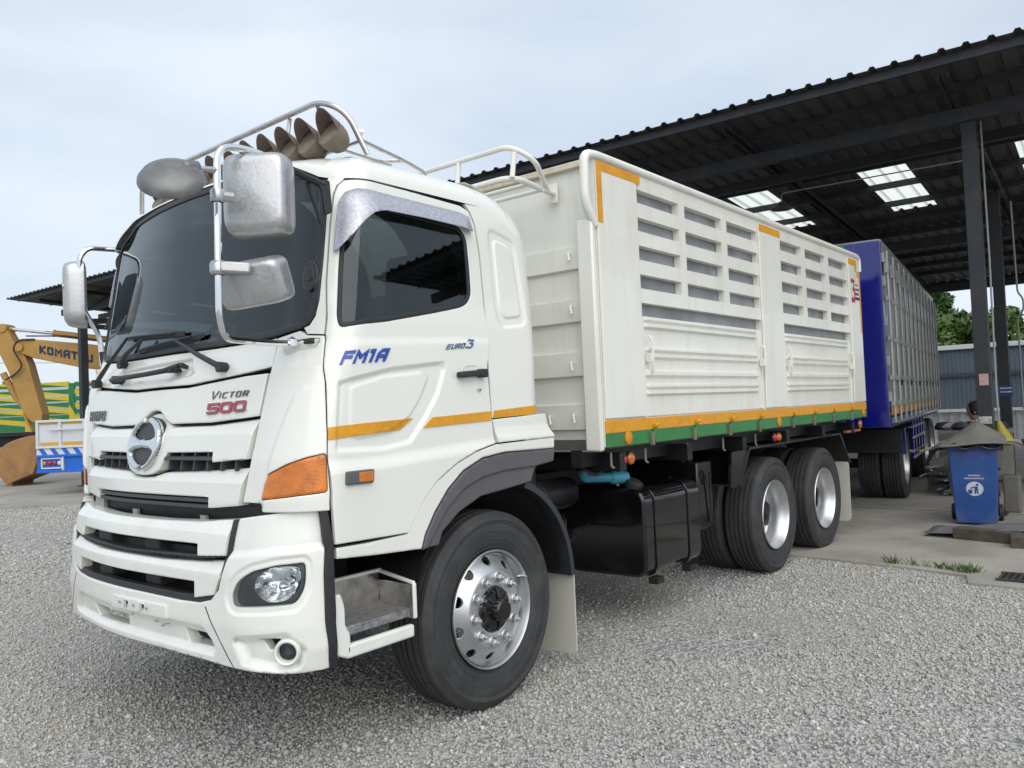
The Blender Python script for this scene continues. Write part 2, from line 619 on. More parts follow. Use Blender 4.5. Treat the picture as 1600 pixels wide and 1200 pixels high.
# stroke lettering for badges: every glyph is a set of mitred strokes in a unit box
GL = {'F': [[(0, 0), (0, 1), (1, 1)], [(0, .52), (.85, .52)]], 'M': [[(0, 0), (0, 1), (.5, .42), (1, 1), (1, 0)]], '1': [[(0, 1), (.6, 1), (.6, 0)]], 'A': [[(0, 0), (0, .72), (.28, 1), (1, 1), (1, 0)], [(0, .40), (1, .40)]],
      'E': [[(1, 1), (0, 1), (0, 0), (1, 0)], [(0, .5), (.92, .5)]], 'U': [[(0, 1), (0, .12), (.12, 0), (.88, 0), (1, .12), (1, 1)]], 'R': [[(0, 0), (0, 1), (.88, 1), (1, .88), (1, .6), (.88, .48), (.2, .48)], [(.5, .48), (1, 0)]],
      'O': [[(.12, 0), (.88, 0), (1, .12), (1, .88), (.88, 1), (.12, 1), (0, .88), (0, .12), 'c']], '0': [[(.12, 0), (.88, 0), (1, .12), (1, .88), (.88, 1), (.12, 1), (0, .88), (0, .12), 'c']],
      '3': [[(0, 1), (1, 1), (.45, .58), (.85, .56), (1, .42), (1, .14), (.85, 0), (0, 0)]], '5': [[(1, 1), (0, 1), (0, .54), (.88, .54), (1, .44), (1, .12), (.88, 0), (0, 0)]], 'S': [[(1, 1), (.1, 1), (0, .9), (0, .62), (.1, .52), (.9, .48), (1, .38), (1, .1), (.9, 0), (0, 0)]],
      'V': [[(0, 1), (.42, 0), (1, 1)]], 'I': [[(.5, 0), (.5, 1)]], 'C': [[(1, 1), (.14, 1), (0, .86), (0, .14), (.14, 0), (1, 0)]], 'T': [[(0, 1), (1, 1)], [(.5, 1), (.5, 0)]], 'H': [[(0, 0), (0, 1)], [(1, 0), (1, 1)], [(0, .5), (1, .5)]],
      'N': [[(0, 0), (0, 1), (1, 0), (1, 1)]], 'K': [[(0, 0), (0, 1)], [(1, 1), (.08, .5), (1, 0)]]}
GW = {'I': .22, '1': .62, 'M': 1.15}
def strokes(name, txt, m, parent, fmap, a0, a1, b0, b1, off, ext=.004, w=.2, shear=0.0, skew=0.0, gap=.30, asp=.85, grow=0.0):
    tot = sum(GW.get(c, 1.0) * asp for c in txt) + gap * (len(txt) - 1)
    mb = MB()
    cx, H_ = 0.0, b1 - b0
    kx = (a1 - a0) / tot
    lay = 0
    def put(px, py, d):
        f = px / tot
        return fmap(a0 + px * kx + shear * (py - .0) * H_, b0 + py * H_ + skew * f, d)
    hw = w / 2 + grow
    for ch in txt:
        gw = GW.get(ch, 1.0) * asp
        for st in GL[ch]:
            closed = st[-1] == 'c'
            P = [Vector((cx + w / 2 + p[0] * (gw - w) if gw > w else cx + gw / 2, w / 2 + p[1] * (1 - w))) for p in st if p != 'c']
            n = len(P)
            Lp, Rp = [], []
            for i in range(n):
                d1 = (P[i] - P[i - 1]).normalized() if (closed or i > 0) else None
                d2 = (P[(i + 1) % n] - P[i]).normalized() if (closed or i < n - 1) else None
                if d1 is None: d1 = d2
                if d2 is None: d2 = d1
                n1, n2 = Vector((-d1.y, d1.x)), Vector((-d2.y, d2.x))
                mv = (n1 + n2)
                mv = mv / max(mv.length_squared / 2, .55)
                ext_ = Vector((0, 0))
                if not closed and i == 0: ext_ = -d2 * hw
                if not closed and i == n - 1: ext_ = d1 * hw
                Lp.append(P[i] + mv * hw + ext_); Rp.append(P[i] - mv * hw + ext_)
            for i in range(n if closed else n - 1):
                j = (i + 1) % n
                q = [Lp[i], Rp[i], Rp[j], Lp[j]]
                top = off + ext + lay * .0004
                mb.add([put(v.x, v.y, top) for v in q] + [put(v.x, v.y, off) for v in q], [(0, 1, 2, 3), (0, 4, 5, 1), (2, 6, 7, 3), (1, 5, 6, 2), (3, 7, 4, 0)])
            lay += 1
        cx += gw + gap
    return mb.build(name, m, parent, smooth=None)

# ------------------------------------------------------------------ ground
def ground_mat():
    m = bpy.data.materials.new('gravel_ground')
    m.use_nodes = True
    t = m.node_tree
    b = t.nodes['Principled BSDF']
    l = t.links.new
    tcn = t.nodes.new('ShaderNodeTexCoord')
    v = t.nodes.new('ShaderNodeTexVoronoi')
    v.inputs['Scale'].default_value = 42
    l(tcn.outputs['Object'], v.inputs['Vector'])
    sp = t.nodes.new('ShaderNodeSeparateColor')
    l(v.outputs['Color'], sp.inputs['Color'])
    r = t.nodes.new('ShaderNodeValToRGB')
    e = r.color_ramp.elements
    e[0].position = 0.0; e[0].color = (0.16, 0.158, 0.15, 1)
    e[1].position = 1.0; e[1].color = (0.55, 0.545, 0.53, 1)
    k = e.new(0.5); k.color = (0.33, 0.325, 0.31, 1)
    l(sp.outputs['Red'], r.inputs['Fac'])
    n = t.nodes.new('ShaderNodeTexNoise')
    n.inputs['Scale'].default_value = 0.55
    n.inputs['Detail'].default_value = 6
    l(tcn.outputs['Object'], n.inputs['Vector'])
    r2_ = t.nodes.new('ShaderNodeValToRGB')
    r2_.color_ramp.elements[0].position = 0.45
    r2_.color_ramp.elements[0].color = (0, 0, 0, 1)
    r2_.color_ramp.elements[1].position = 0.68
    r2_.color_ramp.elements[1].color = (0.75, 0.75, 0.75, 1)
    l(n.outputs['Fac'], r2_.inputs['Fac'])
    mxx = t.nodes.new('ShaderNodeMix'); mxx.data_type = 'RGBA'
    l(r2_.outputs['Color'], mxx.inputs['Factor'])
    l(r.outputs['Color'], mxx.inputs['A'])
    mxx.inputs['B'].default_value = (0.42, 0.385, 0.325, 1)
    l(mxx.outputs['Result'], b.inputs['Base Color'])
    b.inputs['Roughness'].default_value = 0.9
    bp_ = t.nodes.new('ShaderNodeBump')
    bp_.inputs['Strength'].default_value = 0.8
    bp_.inputs['Distance'].default_value = 0.02
    l(v.outputs['Distance'], bp_.inputs['Height'])
    l(bp_.outputs['Normal'], b.inputs['Normal'])
    return m

GROUND = ground_mat()
gv = MB()
gv.add([(-600, -600, 0), (600, -600, 0), (600, 600, 0), (-600, 600, 0)], [(0, 1, 2, 3)])
tag(gv.build('ground', GROUND, smooth=None), None, None, kind='structure')

CONC = mat('concrete', (0.34, 0.315, 0.275), 0.85, var=0.22, scale=1.1, bump=0.25, bscale=35, dirt=(0.20, 0.185, 0.16), dirt_amt=0.7, dirt_scale=1.6)
slab = [(4.58, 12.4), (4.5, 8), (4.56, 4), (4.55, 0), (4.56, -1.2), (4.46, -2.1), (4.33, -2.62), (4.05, -2.68), (4.0, -4), (3.9, -12), (23.5, -12), (23.5, 24), (6, 27), (-8, 40), (-20, 40), (-10, 27), (2.1, 14.2)]
sl = MB()
sl.prism(slab, lambda p, q, d: (p, q, d), -0.2, 0.025)
o = sl.build('concrete_floor', CONC, smooth=None)
tag(o, None, None, kind='structure')
# broom-marked saw joints: shallow raised ridges of mortar are not visible, joints are dark grooves
JOINT = mat('joint', (0.08, 0.075, 0.07), 0.9)
for k, (a, b) in enumerate([((8.2, -12), (8.2, 22)), ((12.2, -12), (12.2, 24)), ((16.2, -12), (16.2, 24)), ((4.6, -0.4), (23, -0.1)), ((4.6, 4.2), (23, 4.6)), ((4.5, 8.6), (23, 9.2))]):
    j = MB(); j.bar((a[0], a[1], 0.0262), (b[0], b[1], 0.0262), 0.014, 0.003)
    jo = j.build('floor_joint', JOINT, o, smooth=None)

# gravel: real angular stones, thick near the truck, thinner far away
def gravel(name, n, region, size, seed, label):
    r = np.random.default_rng(seed)
    x = r.uniform(region[0], region[1], n * 4)
    y = r.uniform(region[2], region[3], n * 4)
    P = np.stack([x, y], 1)
    ok = ~pip(P, slab)
    # the truck's tyres have rolled lanes flatter
    P = P[ok]
    # cull what the yard never shows: wedge in front of the place where people stand
    ang = np.arctan2(P[:, 1] + 4.03, P[:, 0] + 3.24)
    dist = np.hypot(P[:, 0] + 3.24, P[:, 1] + 4.03)
    ok = (ang > -0.1) & (ang < 1.5) & (dist > 2.6)
    P = P[ok]
    # wheel-worn, dusty patches carry fewer loose stones
    wv = np.sin(P[:, 0] * 1.1 + .6 * np.sin(P[:, 1] * .9)) + np.sin(P[:, 1] * 1.3 + 1.7 + .8 * np.sin(P[:, 0] * .7)) + .6 * np.sin(P[:, 0] * 2.9 + P[:, 1] * 2.3)
    P = P[r.uniform(0, 1, len(P)) > np.clip((wv - .15) * .75, 0, .82)][:n]
    n = len(P)
    sz = size * np.exp(r.normal(0, 0.30, n))
    base = np.array([(a, b, c) for a in (-1, 1) for b in (-1, 1) for c in (-1, 1)], float)
    V = base[None] * r.uniform(0.45, 1.0, (n, 8, 3))
    V *= sz[:, None, None] * np.stack([r.uniform(.7, 1.15, n), r.uniform(.6, 1.0, n), r.uniform(.4, .75, n)], 1)[:, None, :] * 0.6
    # random rotation
    q = r.normal(size=(n, 4)); q /= np.linalg.norm(q, axis=1)[:, None]
    w, a, b, c = q.T
    R = np.stack([1 - 2 * (b * b + c * c), 2 * (a * b - c * w), 2 * (a * c + b * w), 2 * (a * b + c * w), 1 - 2 * (a * a + c * c), 2 * (b * c - a * w), 2 * (a * c - b * w), 2 * (b * c + a * w), 1 - 2 * (a * a + b * b)], 1).reshape(n, 3, 3)
    V = np.einsum('nij,nkj->nki', R, V)
    V[:, :, 0] += P[:, None, 0]
    V[:, :, 1] += P[:, None, 1]
    V[:, :, 2] += (sz * r.uniform(-0.05, 0.36, n))[:, None]
    quads = np.array([(0, 1, 3, 2), (4, 6, 7, 5), (0, 4, 5, 1), (2, 3, 7, 6), (0, 2, 6, 4), (1, 5, 7, 3)])
    F = (quads[None] + (np.arange(n) * 8)[:, None, None]).reshape(-1, 4)
    me = bpy.data.meshes.new(name)
    me.vertices.add(n * 8)
    me.vertices.foreach_set('co', V.reshape(-1).astype(np.float32))
    me.loops.add(len(F) * 4)
    me.loops.foreach_set('vertex_index', F.reshape(-1).astype(np.int32))
    me.polygons.add(len(F))
    me.polygons.foreach_set('loop_start', (np.arange(len(F)) * 4).astype(np.int32))
    me.polygons.foreach_set('loop_total', np.full(len(F), 4, np.int32))
    me.update()
    at = me.attributes.new('tone', 'FLOAT', 'POINT')
    tone = np.repeat(np.clip(r.normal(0.53, 0.125, n), 0, 1), 8)
    at.data.foreach_set('value', tone.astype(np.float32))
    o = finish(name, me, GRAVEL, None, None)
    o['kind'] = 'stuff'
    o['label'] = label
    o['category'] = 'gravel'
    return o
GRAVEL = bpy.data.materials.new('gravel_stone')
GRAVEL.use_nodes = True
t = GRAVEL.node_tree
an = t.nodes.new('ShaderNodeAttribute'); an.attribute_name = 'tone'
rr = t.nodes.new('ShaderNodeValToRGB')
e = rr.color_ramp.elements
e[0].position = 0.0; e[0].color = (0.17, 0.167, 0.155, 1)
e[1].position = 1.0; e[1].color = (0.74, 0.735, 0.71, 1)
for ps, c in ((0.3, (0.33, 0.325, 0.305, 1)), (0.5, (0.45, 0.44, 0.41, 1)), (0.58, (0.47, 0.43, 0.37, 1)), (0.75, (0.56, 0.555, 0.53, 1))):
    k = e.new(ps); k.color = c
t.links.new(an.outputs['Fac'], rr.inputs['Fac'])
t.links.new(rr.outputs['Color'], t.nodes['Principled BSDF'].inputs['Base Color'])
t.nodes['Principled BSDF'].inputs['Roughness'].default_value = 0.85
gravel('gravel', 165000, (-4.5, 5.2, -4.6, 5.0), 0.0130, 1, 'loose grey crushed stone covering the yard around the truck')
gravel('gravel', 45000, (-4.5, 6.0, 5.0, 14.5), 0.022, 2, 'grey crushed stone stretching from the truck to the far concrete strip')

# ------------------------------------------------------------------ open shed
SHED_STEEL = mat('shed_steel', (0.024, 0.028, 0.034), 0.55, var=0.2, scale=3, dirt=(0.09, 0.06, 0.045), dirt_amt=0.5, dirt_scale=4)
SHED_SHEET = mat('shed_sheet', (0.085, 0.088, 0.083), 0.5, metal=0.35, var=0.18, scale=2.5, dirt=(0.06, 0.06, 0.055), dirt_amt=0.6, dirt_scale=3)
SKYL = bpy.data.materials.new('skylight_sheet')
SKYL.use_nodes = True
t = SKYL.node_tree
t.nodes.clear()
oo = t.nodes.new('ShaderNodeOutputMaterial')
tl = t.nodes.new('ShaderNodeBsdfTranslucent'); tl.inputs['Color'].default_value = (0.95, 0.95, 0.90, 1)
df = t.nodes.new('ShaderNodeBsdfDiffuse'); df.inputs['Color'].default_value = (0.75, 0.75, 0.7, 1)
ms = t.nodes.new('ShaderNodeMixShader'); ms.inputs[0].default_value = 0.06
t.links.new(tl.outputs[0], ms.inputs[1]); t.links.new(df.outputs[0], ms.inputs[2]); t.links.new(ms.outputs[0], oo.inputs['Surface'])

TH = math.radians(2.55)
shed = empty('open_shed', (6.6, 0, 0), TH)
tag(shed, 'long open steel shed with dark corrugated roof over the concrete floor', 'shed')
RZ = lambda a: 5.3 - 0.055 * a
SW = 0.72
def sheet_mesh(a0, a1):
    ribs = []
    for k in range(3):
        c = -SW / 2 + SW * (k + 0.5) / 3
        ribs += [(c - 0.045, 0), (c - 0.022, 0.035), (c + 0.022, 0.035), (c + 0.045, 0)]
    prof = [(-SW / 2 - 0.004, 0)] + ribs + [(SW / 2 + 0.004, 0)]
    mb = MB()
    n = len(prof)
    na = 6
    vs = []
    for i in range(na + 1):
        a = a0 + (a1 - a0) * i / na
        vs += [(a, b, RZ(a) + h) for b, h in prof]
    fs = [(i * n + j, i * n + j + 1, (i + 1) * n + j + 1, (i + 1) * n + j) for i in range(na) for j in range(n - 1)]
    mb.add(vs, fs)
    return mb
protos = {}
def sheet(a0, a1, b, m, nm):
    key = (a0, a1, nm)
    if key not in protos:
        ob = sheet_mesh(a0, a1).build(nm, m, shed, smooth=None, loc=(0, b, 0))
        sm = ob.modifiers.new('thickness', 'SOLIDIFY'); sm.thickness = 0.003
        protos[key] = ob
    else:
        relink(protos[key], shed, loc=(0, b, 0))
k = -12
while -0.79 + SW * k < 21.7:
    b = -0.79 + SW * k
    if k % 3 == 0:
        sheet(0.0, 3.63, b, SHED_SHEET, 'roof_sheet')
        sheet(3.6, 6.48, b, SKYL, 'skylight_sheet')
        sheet(6.45, 14.8, b, SHED_SHEET, 'roof_sheet')
    else:
        sheet(0.0, 14.8, b, SHED_SHEET, 'roof_sheet')
    k += 1
B0, B1 = -9.6, 21.4
for i in range(13):
    a = 0.99 + 1.18 * (i - 1) if i else 0.12
    if i == 12: a = 14.6
    deep = 0.16 if i == 12 else 0.10
    h = RZ(a) - 0.004
    mb = MB()
    # lipped C section
    mb.box(a - 0.004, a, B0, B1, h - deep, h)
    mb.box(a, a + 0.05, B0, B1, h - 0.004, h - 0.0005)
    mb.box(a, a + 0.05, B0, B1, h - deep, h - deep + 0.004)
    mb.build('purlin', SHED_STEEL, shed, smooth=None)
for b in (-7.3, -4.75, -2.2, 0.35, 2.9, 5.45, 8.0, 10.55, 13.1, 15.65, 18.2, 20.4):
    mb = MB()
    a0, a1 = 0.3, 14.5
    h0, h1 = RZ(a0) - 0.11, RZ(a1) - 0.11
    for sy in (-0.05, 0.05):
        mb.add([(a0, b + sy, h0 - 0.07), (a1, b + sy, h1 - 0.16), (a1, b + sy, h1), (a0, b + sy, h0), (a0, b + sy + 0.012, h0 - 0.07), (a1, b + sy + 0.012, h1 - 0.16), (a1, b + sy + 0.012, h1), (a0, b + sy + 0.012, h0)],
               [(0, 1, 2, 3), (4, 7, 6, 5), (0, 4, 5, 1), (2, 6, 7, 3), (1, 5, 6, 2), (0, 3, 7, 4)])
    mb.build('rafter', SHED_STEEL, shed, smooth=None)
for a, hh, d in ((1.36, 0.17, 0.20), (2.45, 0.13, 0.24), (8.2, 0.2, 0.22), (13.9, 0.2, 0.2)):
    h = RZ(a) - 0.13
    mb = MB()
    mb.box(a - 0.06, a + 0.06, B0, B1, h - hh - 0.07, h - 0.06)
    mb.build('beam', SHED_STEEL, shed, smooth=None, bevel=0.006, segs=1)
# posts: H-section columns
def post(a, b, tilt=0.0):
    h = RZ(a) - 0.2
    mb = MB()
    mb.box(-0.09, 0.09, -0.08, -0.068, 0.02, h)
    mb.box(-0.09, 0.09, 0.068, 0.08, 0.02, h)
    mb.box(-0.006, 0.006, -0.068, 0.068, 0.02, h)
    mb.box(-0.09, -0.078, -0.068, 0.068, 0.02, h)
    mb.box(-0.17, 0.17, -0.17, 0.17, 0.02, 0.045)
    return mb.build('post', SHED_STEEL, shed, smooth=None, loc=(a, b, 0))
for a, b in ((1.46, -7.3), (1.46, -2.29), (1.46, 8.0), (0.15, 17.7)):
    post(a, b)
for b in (-2.12, 8.0, 17.7, -7.3):
    post(5.55, b)
    post(13.9, b)
# knee brackets under the beams at the posts
for a, b in ((1.46, -2.29), (5.55, -2.12), (0.15, 17.7)):
    mb = MB(); mb.bar((a + 0.1, b, RZ(a) - 0.75), (a + 0.75, b, RZ(a) - 0.26), 0.06, 0.06)
    mb.build('knee_brace', SHED_STEEL, shed, smooth=None)
# tie beams seen at the far end
mb = MB(); mb.bar((0.15, 17.7, 4.25), (5.55, 17.7, 4.75), 0.1, 0.14); mb.build('tie_beam', SHED_STEEL, shed, smooth=None)
mb = MB(); mb.bar((0.15, 17.7, 4.15), (5.55, 17.7, 4.05), 0.1, 0.12); mb.build('tie_beam', SHED_STEEL, shed, smooth=None)
# conduit and hanging lamp
mb = MB(); mb.tube(fillet([(3.2, -2.1, 4.84), (3.2, 0.5, 4.87), (3.2, 0.62, 4.86), (3.2, 0.62, 4.72)], 0.08), 0.01, 6)
mb.build('conduit', mat('conduit_grey', (0.45, 0.45, 0.45), 0.5), shed)
mb = MB(); mb.lathe([(0.02, 4.74), (0.05, 4.73), (0.06, 4.68), (0.17, 4.63), (0.175, 4.61), (0.155, 4.612), (0.05, 4.66)], 24, 'z', (3.2, 0.62, 0))
mb.build('shed_lamp', mat('lamp_metal', (0.12, 0.12, 0.12), 0.5), shed)
# notices on the near post
PINK = mat('pink_paper', (0.52, 0.33, 0.30), 0.8, var=0.2, scale=30)
mb = MB(); mb.box(1.362, 1.366, -2.35, -2.25, 1.60, 1.74); mb.build('paper_notice', PINK, shed, smooth=None)
mb = MB(); mb.box(1.363, 1.367, -2.36, -2.22, 1.13, 1.22); mb.build('tape_strip', mat('dirty_tape', (0.45, 0.43, 0.40), 0.6, var=0.5, scale=40), shed, smooth=None)
mb = MB(); mb.box(5.453, 5.457, -2.24, -2.04, 1.42, 1.60); so_ = mb.build('wall_sign', mat('sign_blue', (0.02, 0.05, 0.22), 0.5), shed, smooth=None)
for z in (1.55, 1.49):
    mb = MB(); mb.box(5.450, 5.452, -2.23, -2.06, z - 0.012, z + 0.012); mb.build('sign_print', mat('sign_white', (0.5, 0.52, 0.55), 0.6, var=0.9, scale=60), so_, smooth=None)
# cables down the posts
CAB_ = mat('cable_grey', (0.35, 0.35, 0.34), 0.6)
mb = MB(); mb.tube([(1.6, -2.40, 4.9), (1.6, -2.41, 3.2), (1.61, -2.40, 1.6), (1.6, -2.41, 0.9)], 0.012, 6); mb.build('cable', CAB_, shed)
mb = MB(); mb.tube(fillet([(5.5, -2.36, 4.6), (5.5, -2.38, 3.1), (5.5, -2.45, 3.0), (5.5, -2.45, 2.8), (5.5, -2.36, 2.7), (5.5, -2.37, 1.2)], 0.1), 0.014, 6); mb.build('cable', CAB_, shed)

# ------------------------------------------------------------------ metal wall behind the shed
WALLB = mat('bluegrey_cladding', (0.105, 0.135, 0.165), 0.5, var=0.1, scale=1.5)
wall = empty('metal_wall', (25.2, 0, 0), 0.03)
tag(wall, 'blue grey sheet metal wall with white coping behind the shed', 'wall')
def ribbed(y0, y1, z0, z1, pitch, dep):
    mb = MB()
    ys = []
    y = y0
    while y < y1:
        ys += [(y, 0), (y + pitch * 0.6, 0), (y + pitch * 0.68, -dep), (y + pitch * 0.92, -dep)]
        y += pitch
    vs = [(d, yy, z0) for yy, d in ys] + [(d, yy, z1) for yy, d in ys]
    n = len(ys)
    mb.add(vs, [(i, i + 1, n + i + 1, n + i) for i in range(n - 1)])
    return mb
y = -9.0
while y < 15:
    ribbed(y, y + 2.98, 0.9, 2.8, 0.12, 0.010).build('wall_panel', WALLB, wall, smooth=None)
    ribbed(y, y + 2.98, 0.0, 0.9, 0.30, 0.03).build('base_panel', mat('pale_cladding', (0.36, 0.37, 0.38), 0.6, var=0.12), wall, smooth=None)
    y += 3.0
mb = MB(); mb.box(-0.12, 0.2, -9.1, 15.1, 2.8, 2.94); mb.build('coping', mat('coping_white', (0.62, 0.63, 0.63), 0.6), wall, smooth=None, bevel=0.01)
mb = MB(); mb.box(-0.10, -0.05, -9.1, 15.1, 1.96, 2.06); mb.build('girt', mat('girt_grey', (0.06, 0.07, 0.08), 0.6), wall, smooth=None)
mb = MB(); mb.box(-0.10, -0.04, -9.1, 15.1, 0.86, 0.95); mb.build('girt', mat('coping_white', (0, 0, 0)), wall, smooth=None)

# ------------------------------------------------------------------ trees
BARK = mat('bark', (0.09, 0.07, 0.055), 0.9, var=0.3, bump=0.5, bscale=20)
def leaf_mat(name, c):
    m = bpy.data.materials.new(name)
    m.use_nodes = True
    t = m.node_tree
    b = t.nodes['Principled BSDF']
    an = t.nodes.new('ShaderNodeAttribute'); an.attribute_name = 'tone'
    r = t.nodes.new('ShaderNodeValToRGB')
    r.color_ramp.elements[0].color = (c[0] * .5, c[1] * .55, c[2] * .5, 1)
    r.color_ramp.elements[1].color = (c[0] * 1.6, c[1] * 1.5, c[2] * 1.2, 1)
    t.links.new(an.outputs['Fac'], r.inputs['Fac'])
    t.links.new(r.outputs['Color'], b.inputs['Base Color'])
    b.inputs['Roughness'].default_value = 0.55
    return m
LEAF1 = leaf_mat('leaf_dark', (0.045, 0.10, 0.025))
LEAF2 = leaf_mat('leaf_light', (0.075, 0.13, 0.03))
def tree(name, x, y, h, rad, m, seed, label, nl=9000, trunk=0.3, ls=0.16, base=0.3):
    r = np.random.default_rng(seed)
    root = empty(name, (x, y, 0))
    tag(root, label, 'tree', 'trees beyond the metal wall')
    mb = MB()
    lean = r.normal(0, 0.03, 2)
    P = [(lean[0] * z, lean[1] * z, z) for z in np.linspace(0, h * 0.8, 8)]
    mb.tube(P, [0.16 * h / 8 * (1 - i / 9) + 0.02 for i in range(8)], 8)
    cl = []
    for i in range(13):
        z0 = h * r.uniform(base, 0.75)
        a = r.uniform(0, 2 * PI)
        ln = rad * r.uniform(0.55, 1.0)
        e_ = (math.cos(a) * ln, math.sin(a) * ln, min(h * 0.92, z0 + ln * r.uniform(0.2, 0.8)))
        mb.tube([(0, 0, z0), (e_[0] * .5, e_[1] * .5, (z0 + e_[2]) / 2 + 0.1), e_], [0.05, 0.035, 0.015], 5)
        cl.append((e_, rad * r.uniform(0.28, 0.5)))
        cl.append(((e_[0] * .6, e_[1] * .6, (z0 * .4 + e_[2] * .6)), rad * r.uniform(0.25, 0.42)))
    cl.append(((0, 0, h * 0.9), rad * 0.4))
    mb.build('trunk', BARK, root)
    C = np.array([c for c, _ in cl]); S_ = np.array([s for _, s in cl])
    k = r.integers(0, len(cl), nl)
    d = r.normal(size=(nl, 3)); d /= np.linalg.norm(d, axis=1)[:, None]
    pos = C[k] + d * (S_[k] * r.uniform(0.45, 1.0, nl) ** 0.5)[:, None] * np.array([1, 1, 0.75])
    sz = ls * r.uniform(0.6, 1.3, nl)
    a = r.normal(size=(nl, 3)); a /= np.linalg.norm(a, axis=1)[:, None]
    b = np.cross(a, d + r.normal(0, .5, (nl, 3))); b /= np.linalg.norm(b, axis=1)[:, None]
    V = np.stack([pos - a * sz[:, None], pos + b * sz[:, None] * .45, pos + a * sz[:, None], pos - b * sz[:, None] * .45], 1)
    F = np.arange(nl * 4).reshape(-1, 4)
    me = bpy.data.meshes.new('crown')
    me.from_pydata(V.reshape(-1, 3).tolist(), [], F.tolist())
    at = me.attributes.new('tone', 'FLOAT', 'POINT')
    tone = np.clip(r.normal(0.5, 0.17, len(cl))[k] + r.normal(0, 0.12, nl), 0, 1)
    at.data.foreach_set('value', np.repeat(tone, 4).astype(np.float32))
    finish('crown', me, m, root, None)
tree('leafy_tree', 42, 7.0, 7.7, 2.9, LEAF1, 11, 'tall dark green leafy tree above the metal wall beside the trailer', 16000, ls=0.22)
tree('leafy_tree', 38, 3.2, 5.0, 2.0, LEAF2, 12, 'bright green bushy tree between the trailer and the shed posts', 12000, ls=0.19, base=0.15)
tree('leafy_tree', 41, -0.6, 4.9, 2.0, LEAF1, 13, 'round green tree directly behind the pair of shed posts', 12000, ls=0.2, base=0.15)
tree('leafy_tree', 37, -2.9, 5.2, 2.3, LEAF2, 14, 'broad green tree to the open side of the shed posts', 14000, ls=0.2, base=0.12)
tree('leafy_tree', 44, 12.0, 8.6, 3.4, LEAF1, 15, 'dark leafy tree hidden behind the cattle trailer', 9000, ls=0.24)

# ================================================================== THE TRUCK
truck = empty('cattle_truck', (0, 0, 0))
tag(truck, 'white ten wheeled cattle truck with slatted body and yellow green stripes, parked on gravel', 'truck')

def tab(t, x):
    if x <= t[0][0]: return t[0][1]
    for (a, b), (c, d) in zip(t, t[1:]):
        if x <= c: return b + (d - b) * (x - a) / (c - a)
    return t[-1][1]
FT = [(1.0, -1.262), (1.2, -1.26), (1.39, -1.24), (1.57, -1.2), (1.78, -1.15), (1.9, -1.1), (2.6, -1.0), (2.80, -.955)]
BT = [(1.0, .03), (1.78, .035), (2.0, .06), (2.8, .07)]
WT = [(1.0, 1.23), (2.0, 1.23), (2.6, 1.19), (2.8, 1.17)]
FB = [(.45, -1.345), (.52, -1.365), (.7, -1.375), (.9, -1.36), (1.05, -1.335), (1.2, -1.30)]
def skin(F, B, W, ax, ay, s, z, off, kf=.12):
    sg = 1 if s >= 0 else -1
    s = abs(s)
    yw = W - ay
    if s <= 1:
        x, y, nx, ny = F + B * s * s, s * yw, -1, 2 * B * s / yw
    elif s <= 2:
        a = (s - 1) * PI / 2
        x, y, nx, ny = F + B + ax - ax * math.cos(a), yw + ay * math.sin(a), -math.cos(a) / ax, math.sin(a) / ay
    else:
        x, y, nx, ny = F + B + ax + (s - 2), W, 0, 1
    n = math.hypot(nx, ny)
    if sg < 0: x += kf * y * y / 1.25      # the far half sits slightly back
    return (x + off * nx / n, -sg * (y + off * ny / n), z)
def cab(s, z, off=0.0):
    return skin(tab(FT, z), tab(BT, z), tab(WT, z), .2, .32, s, z, off, tab([(1.2, .14), (1.4, .11), (1.75, .045), (2.8, .045)], z))
def bump(s, z, off=0.0):
    return skin(tab(FB, z), .02, 1.235 - .02 * max(0, (.6 - z) / .1), .29, .41, s, z, off, .14)
# metric coordinate along the skin
def s2u(s, c=.42):
    sg = 1 if s >= 0 else -1
    s = abs(s)
    return sg * (s * .91 if s <= 1 else .91 + (s - 1) * c if s <= 2 else .91 + c + s - 2)
def u2s(u, c=.42):
    sg = 1 if u >= 0 else -1
    u = abs(u)
    return sg * (u / .91 if u <= .91 else 1 + (u - .91) / c if u <= .91 + c else 2 + u - .91 - c)
def CABM(u, z, o): return cab(u2s(u), z, o)
def CABR(u, z, o): return cab(-u2s(u), z, o)
def BMPM(u, z, o): return bump(u2s(u, .56), z, o)
def U(pts): return [(s2u(a), b) for a, b in pts]
def UB(pts): return [(s2u(a, .56), b) for a, b in pts]
def sym(half):
    """half outline (s >= 0, from centre line to centre line) mirrored into a closed loop"""
    return half + [(-a, b) for a, b in reversed(half) if a > 1e-6]
SIDES = ((CABM, False), (CABR, True))

# ---- windscreen
ws_half = [(0, 1.925), (.4, 1.924), (.72, 1.928), (.936, 1.938), (1.204, 1.960), (1.30, 1.983), (1.348, 2.02), (1.386, 2.09), (1.41, 2.29), (1.42, 2.5), (1.385, 2.622), (1.30, 2.668), (1.154, 2.705), (.875, 2.770), (.45, 2.783), (0, 2.786)]
ws = U(sym(ws_half))
def inset(poly, d):
    q = np.array(poly)
    if area(list(poly)) < 0: q = q[::-1]
    t1 = q - np.roll(q, 1, 0); t2 = np.roll(q, -1, 0) - q
    t1 /= np.hypot(*t1.T)[:, None]; t2 /= np.hypot(*t2.T)[:, None]
    nn = np.stack([-(t1 + t2)[:, 1], (t1 + t2)[:, 0]], 1)
    ln = np.maximum(np.hypot(*nn.T), .5)
    return [tuple(x) for x in q + nn / ln[:, None] * d]
wsi = inset(ws, 0.032)
seal = panel('windscreen_seal', ws, BLACKP, truck, CABM, holes=[wsi], off=0.004, thick=0.03, grid=0.05, edge=0.008)
panel('windscreen', wsi, GLASSF, truck, CABM, off=-0.006, thick=0.005, grid=0.07, edge=0)

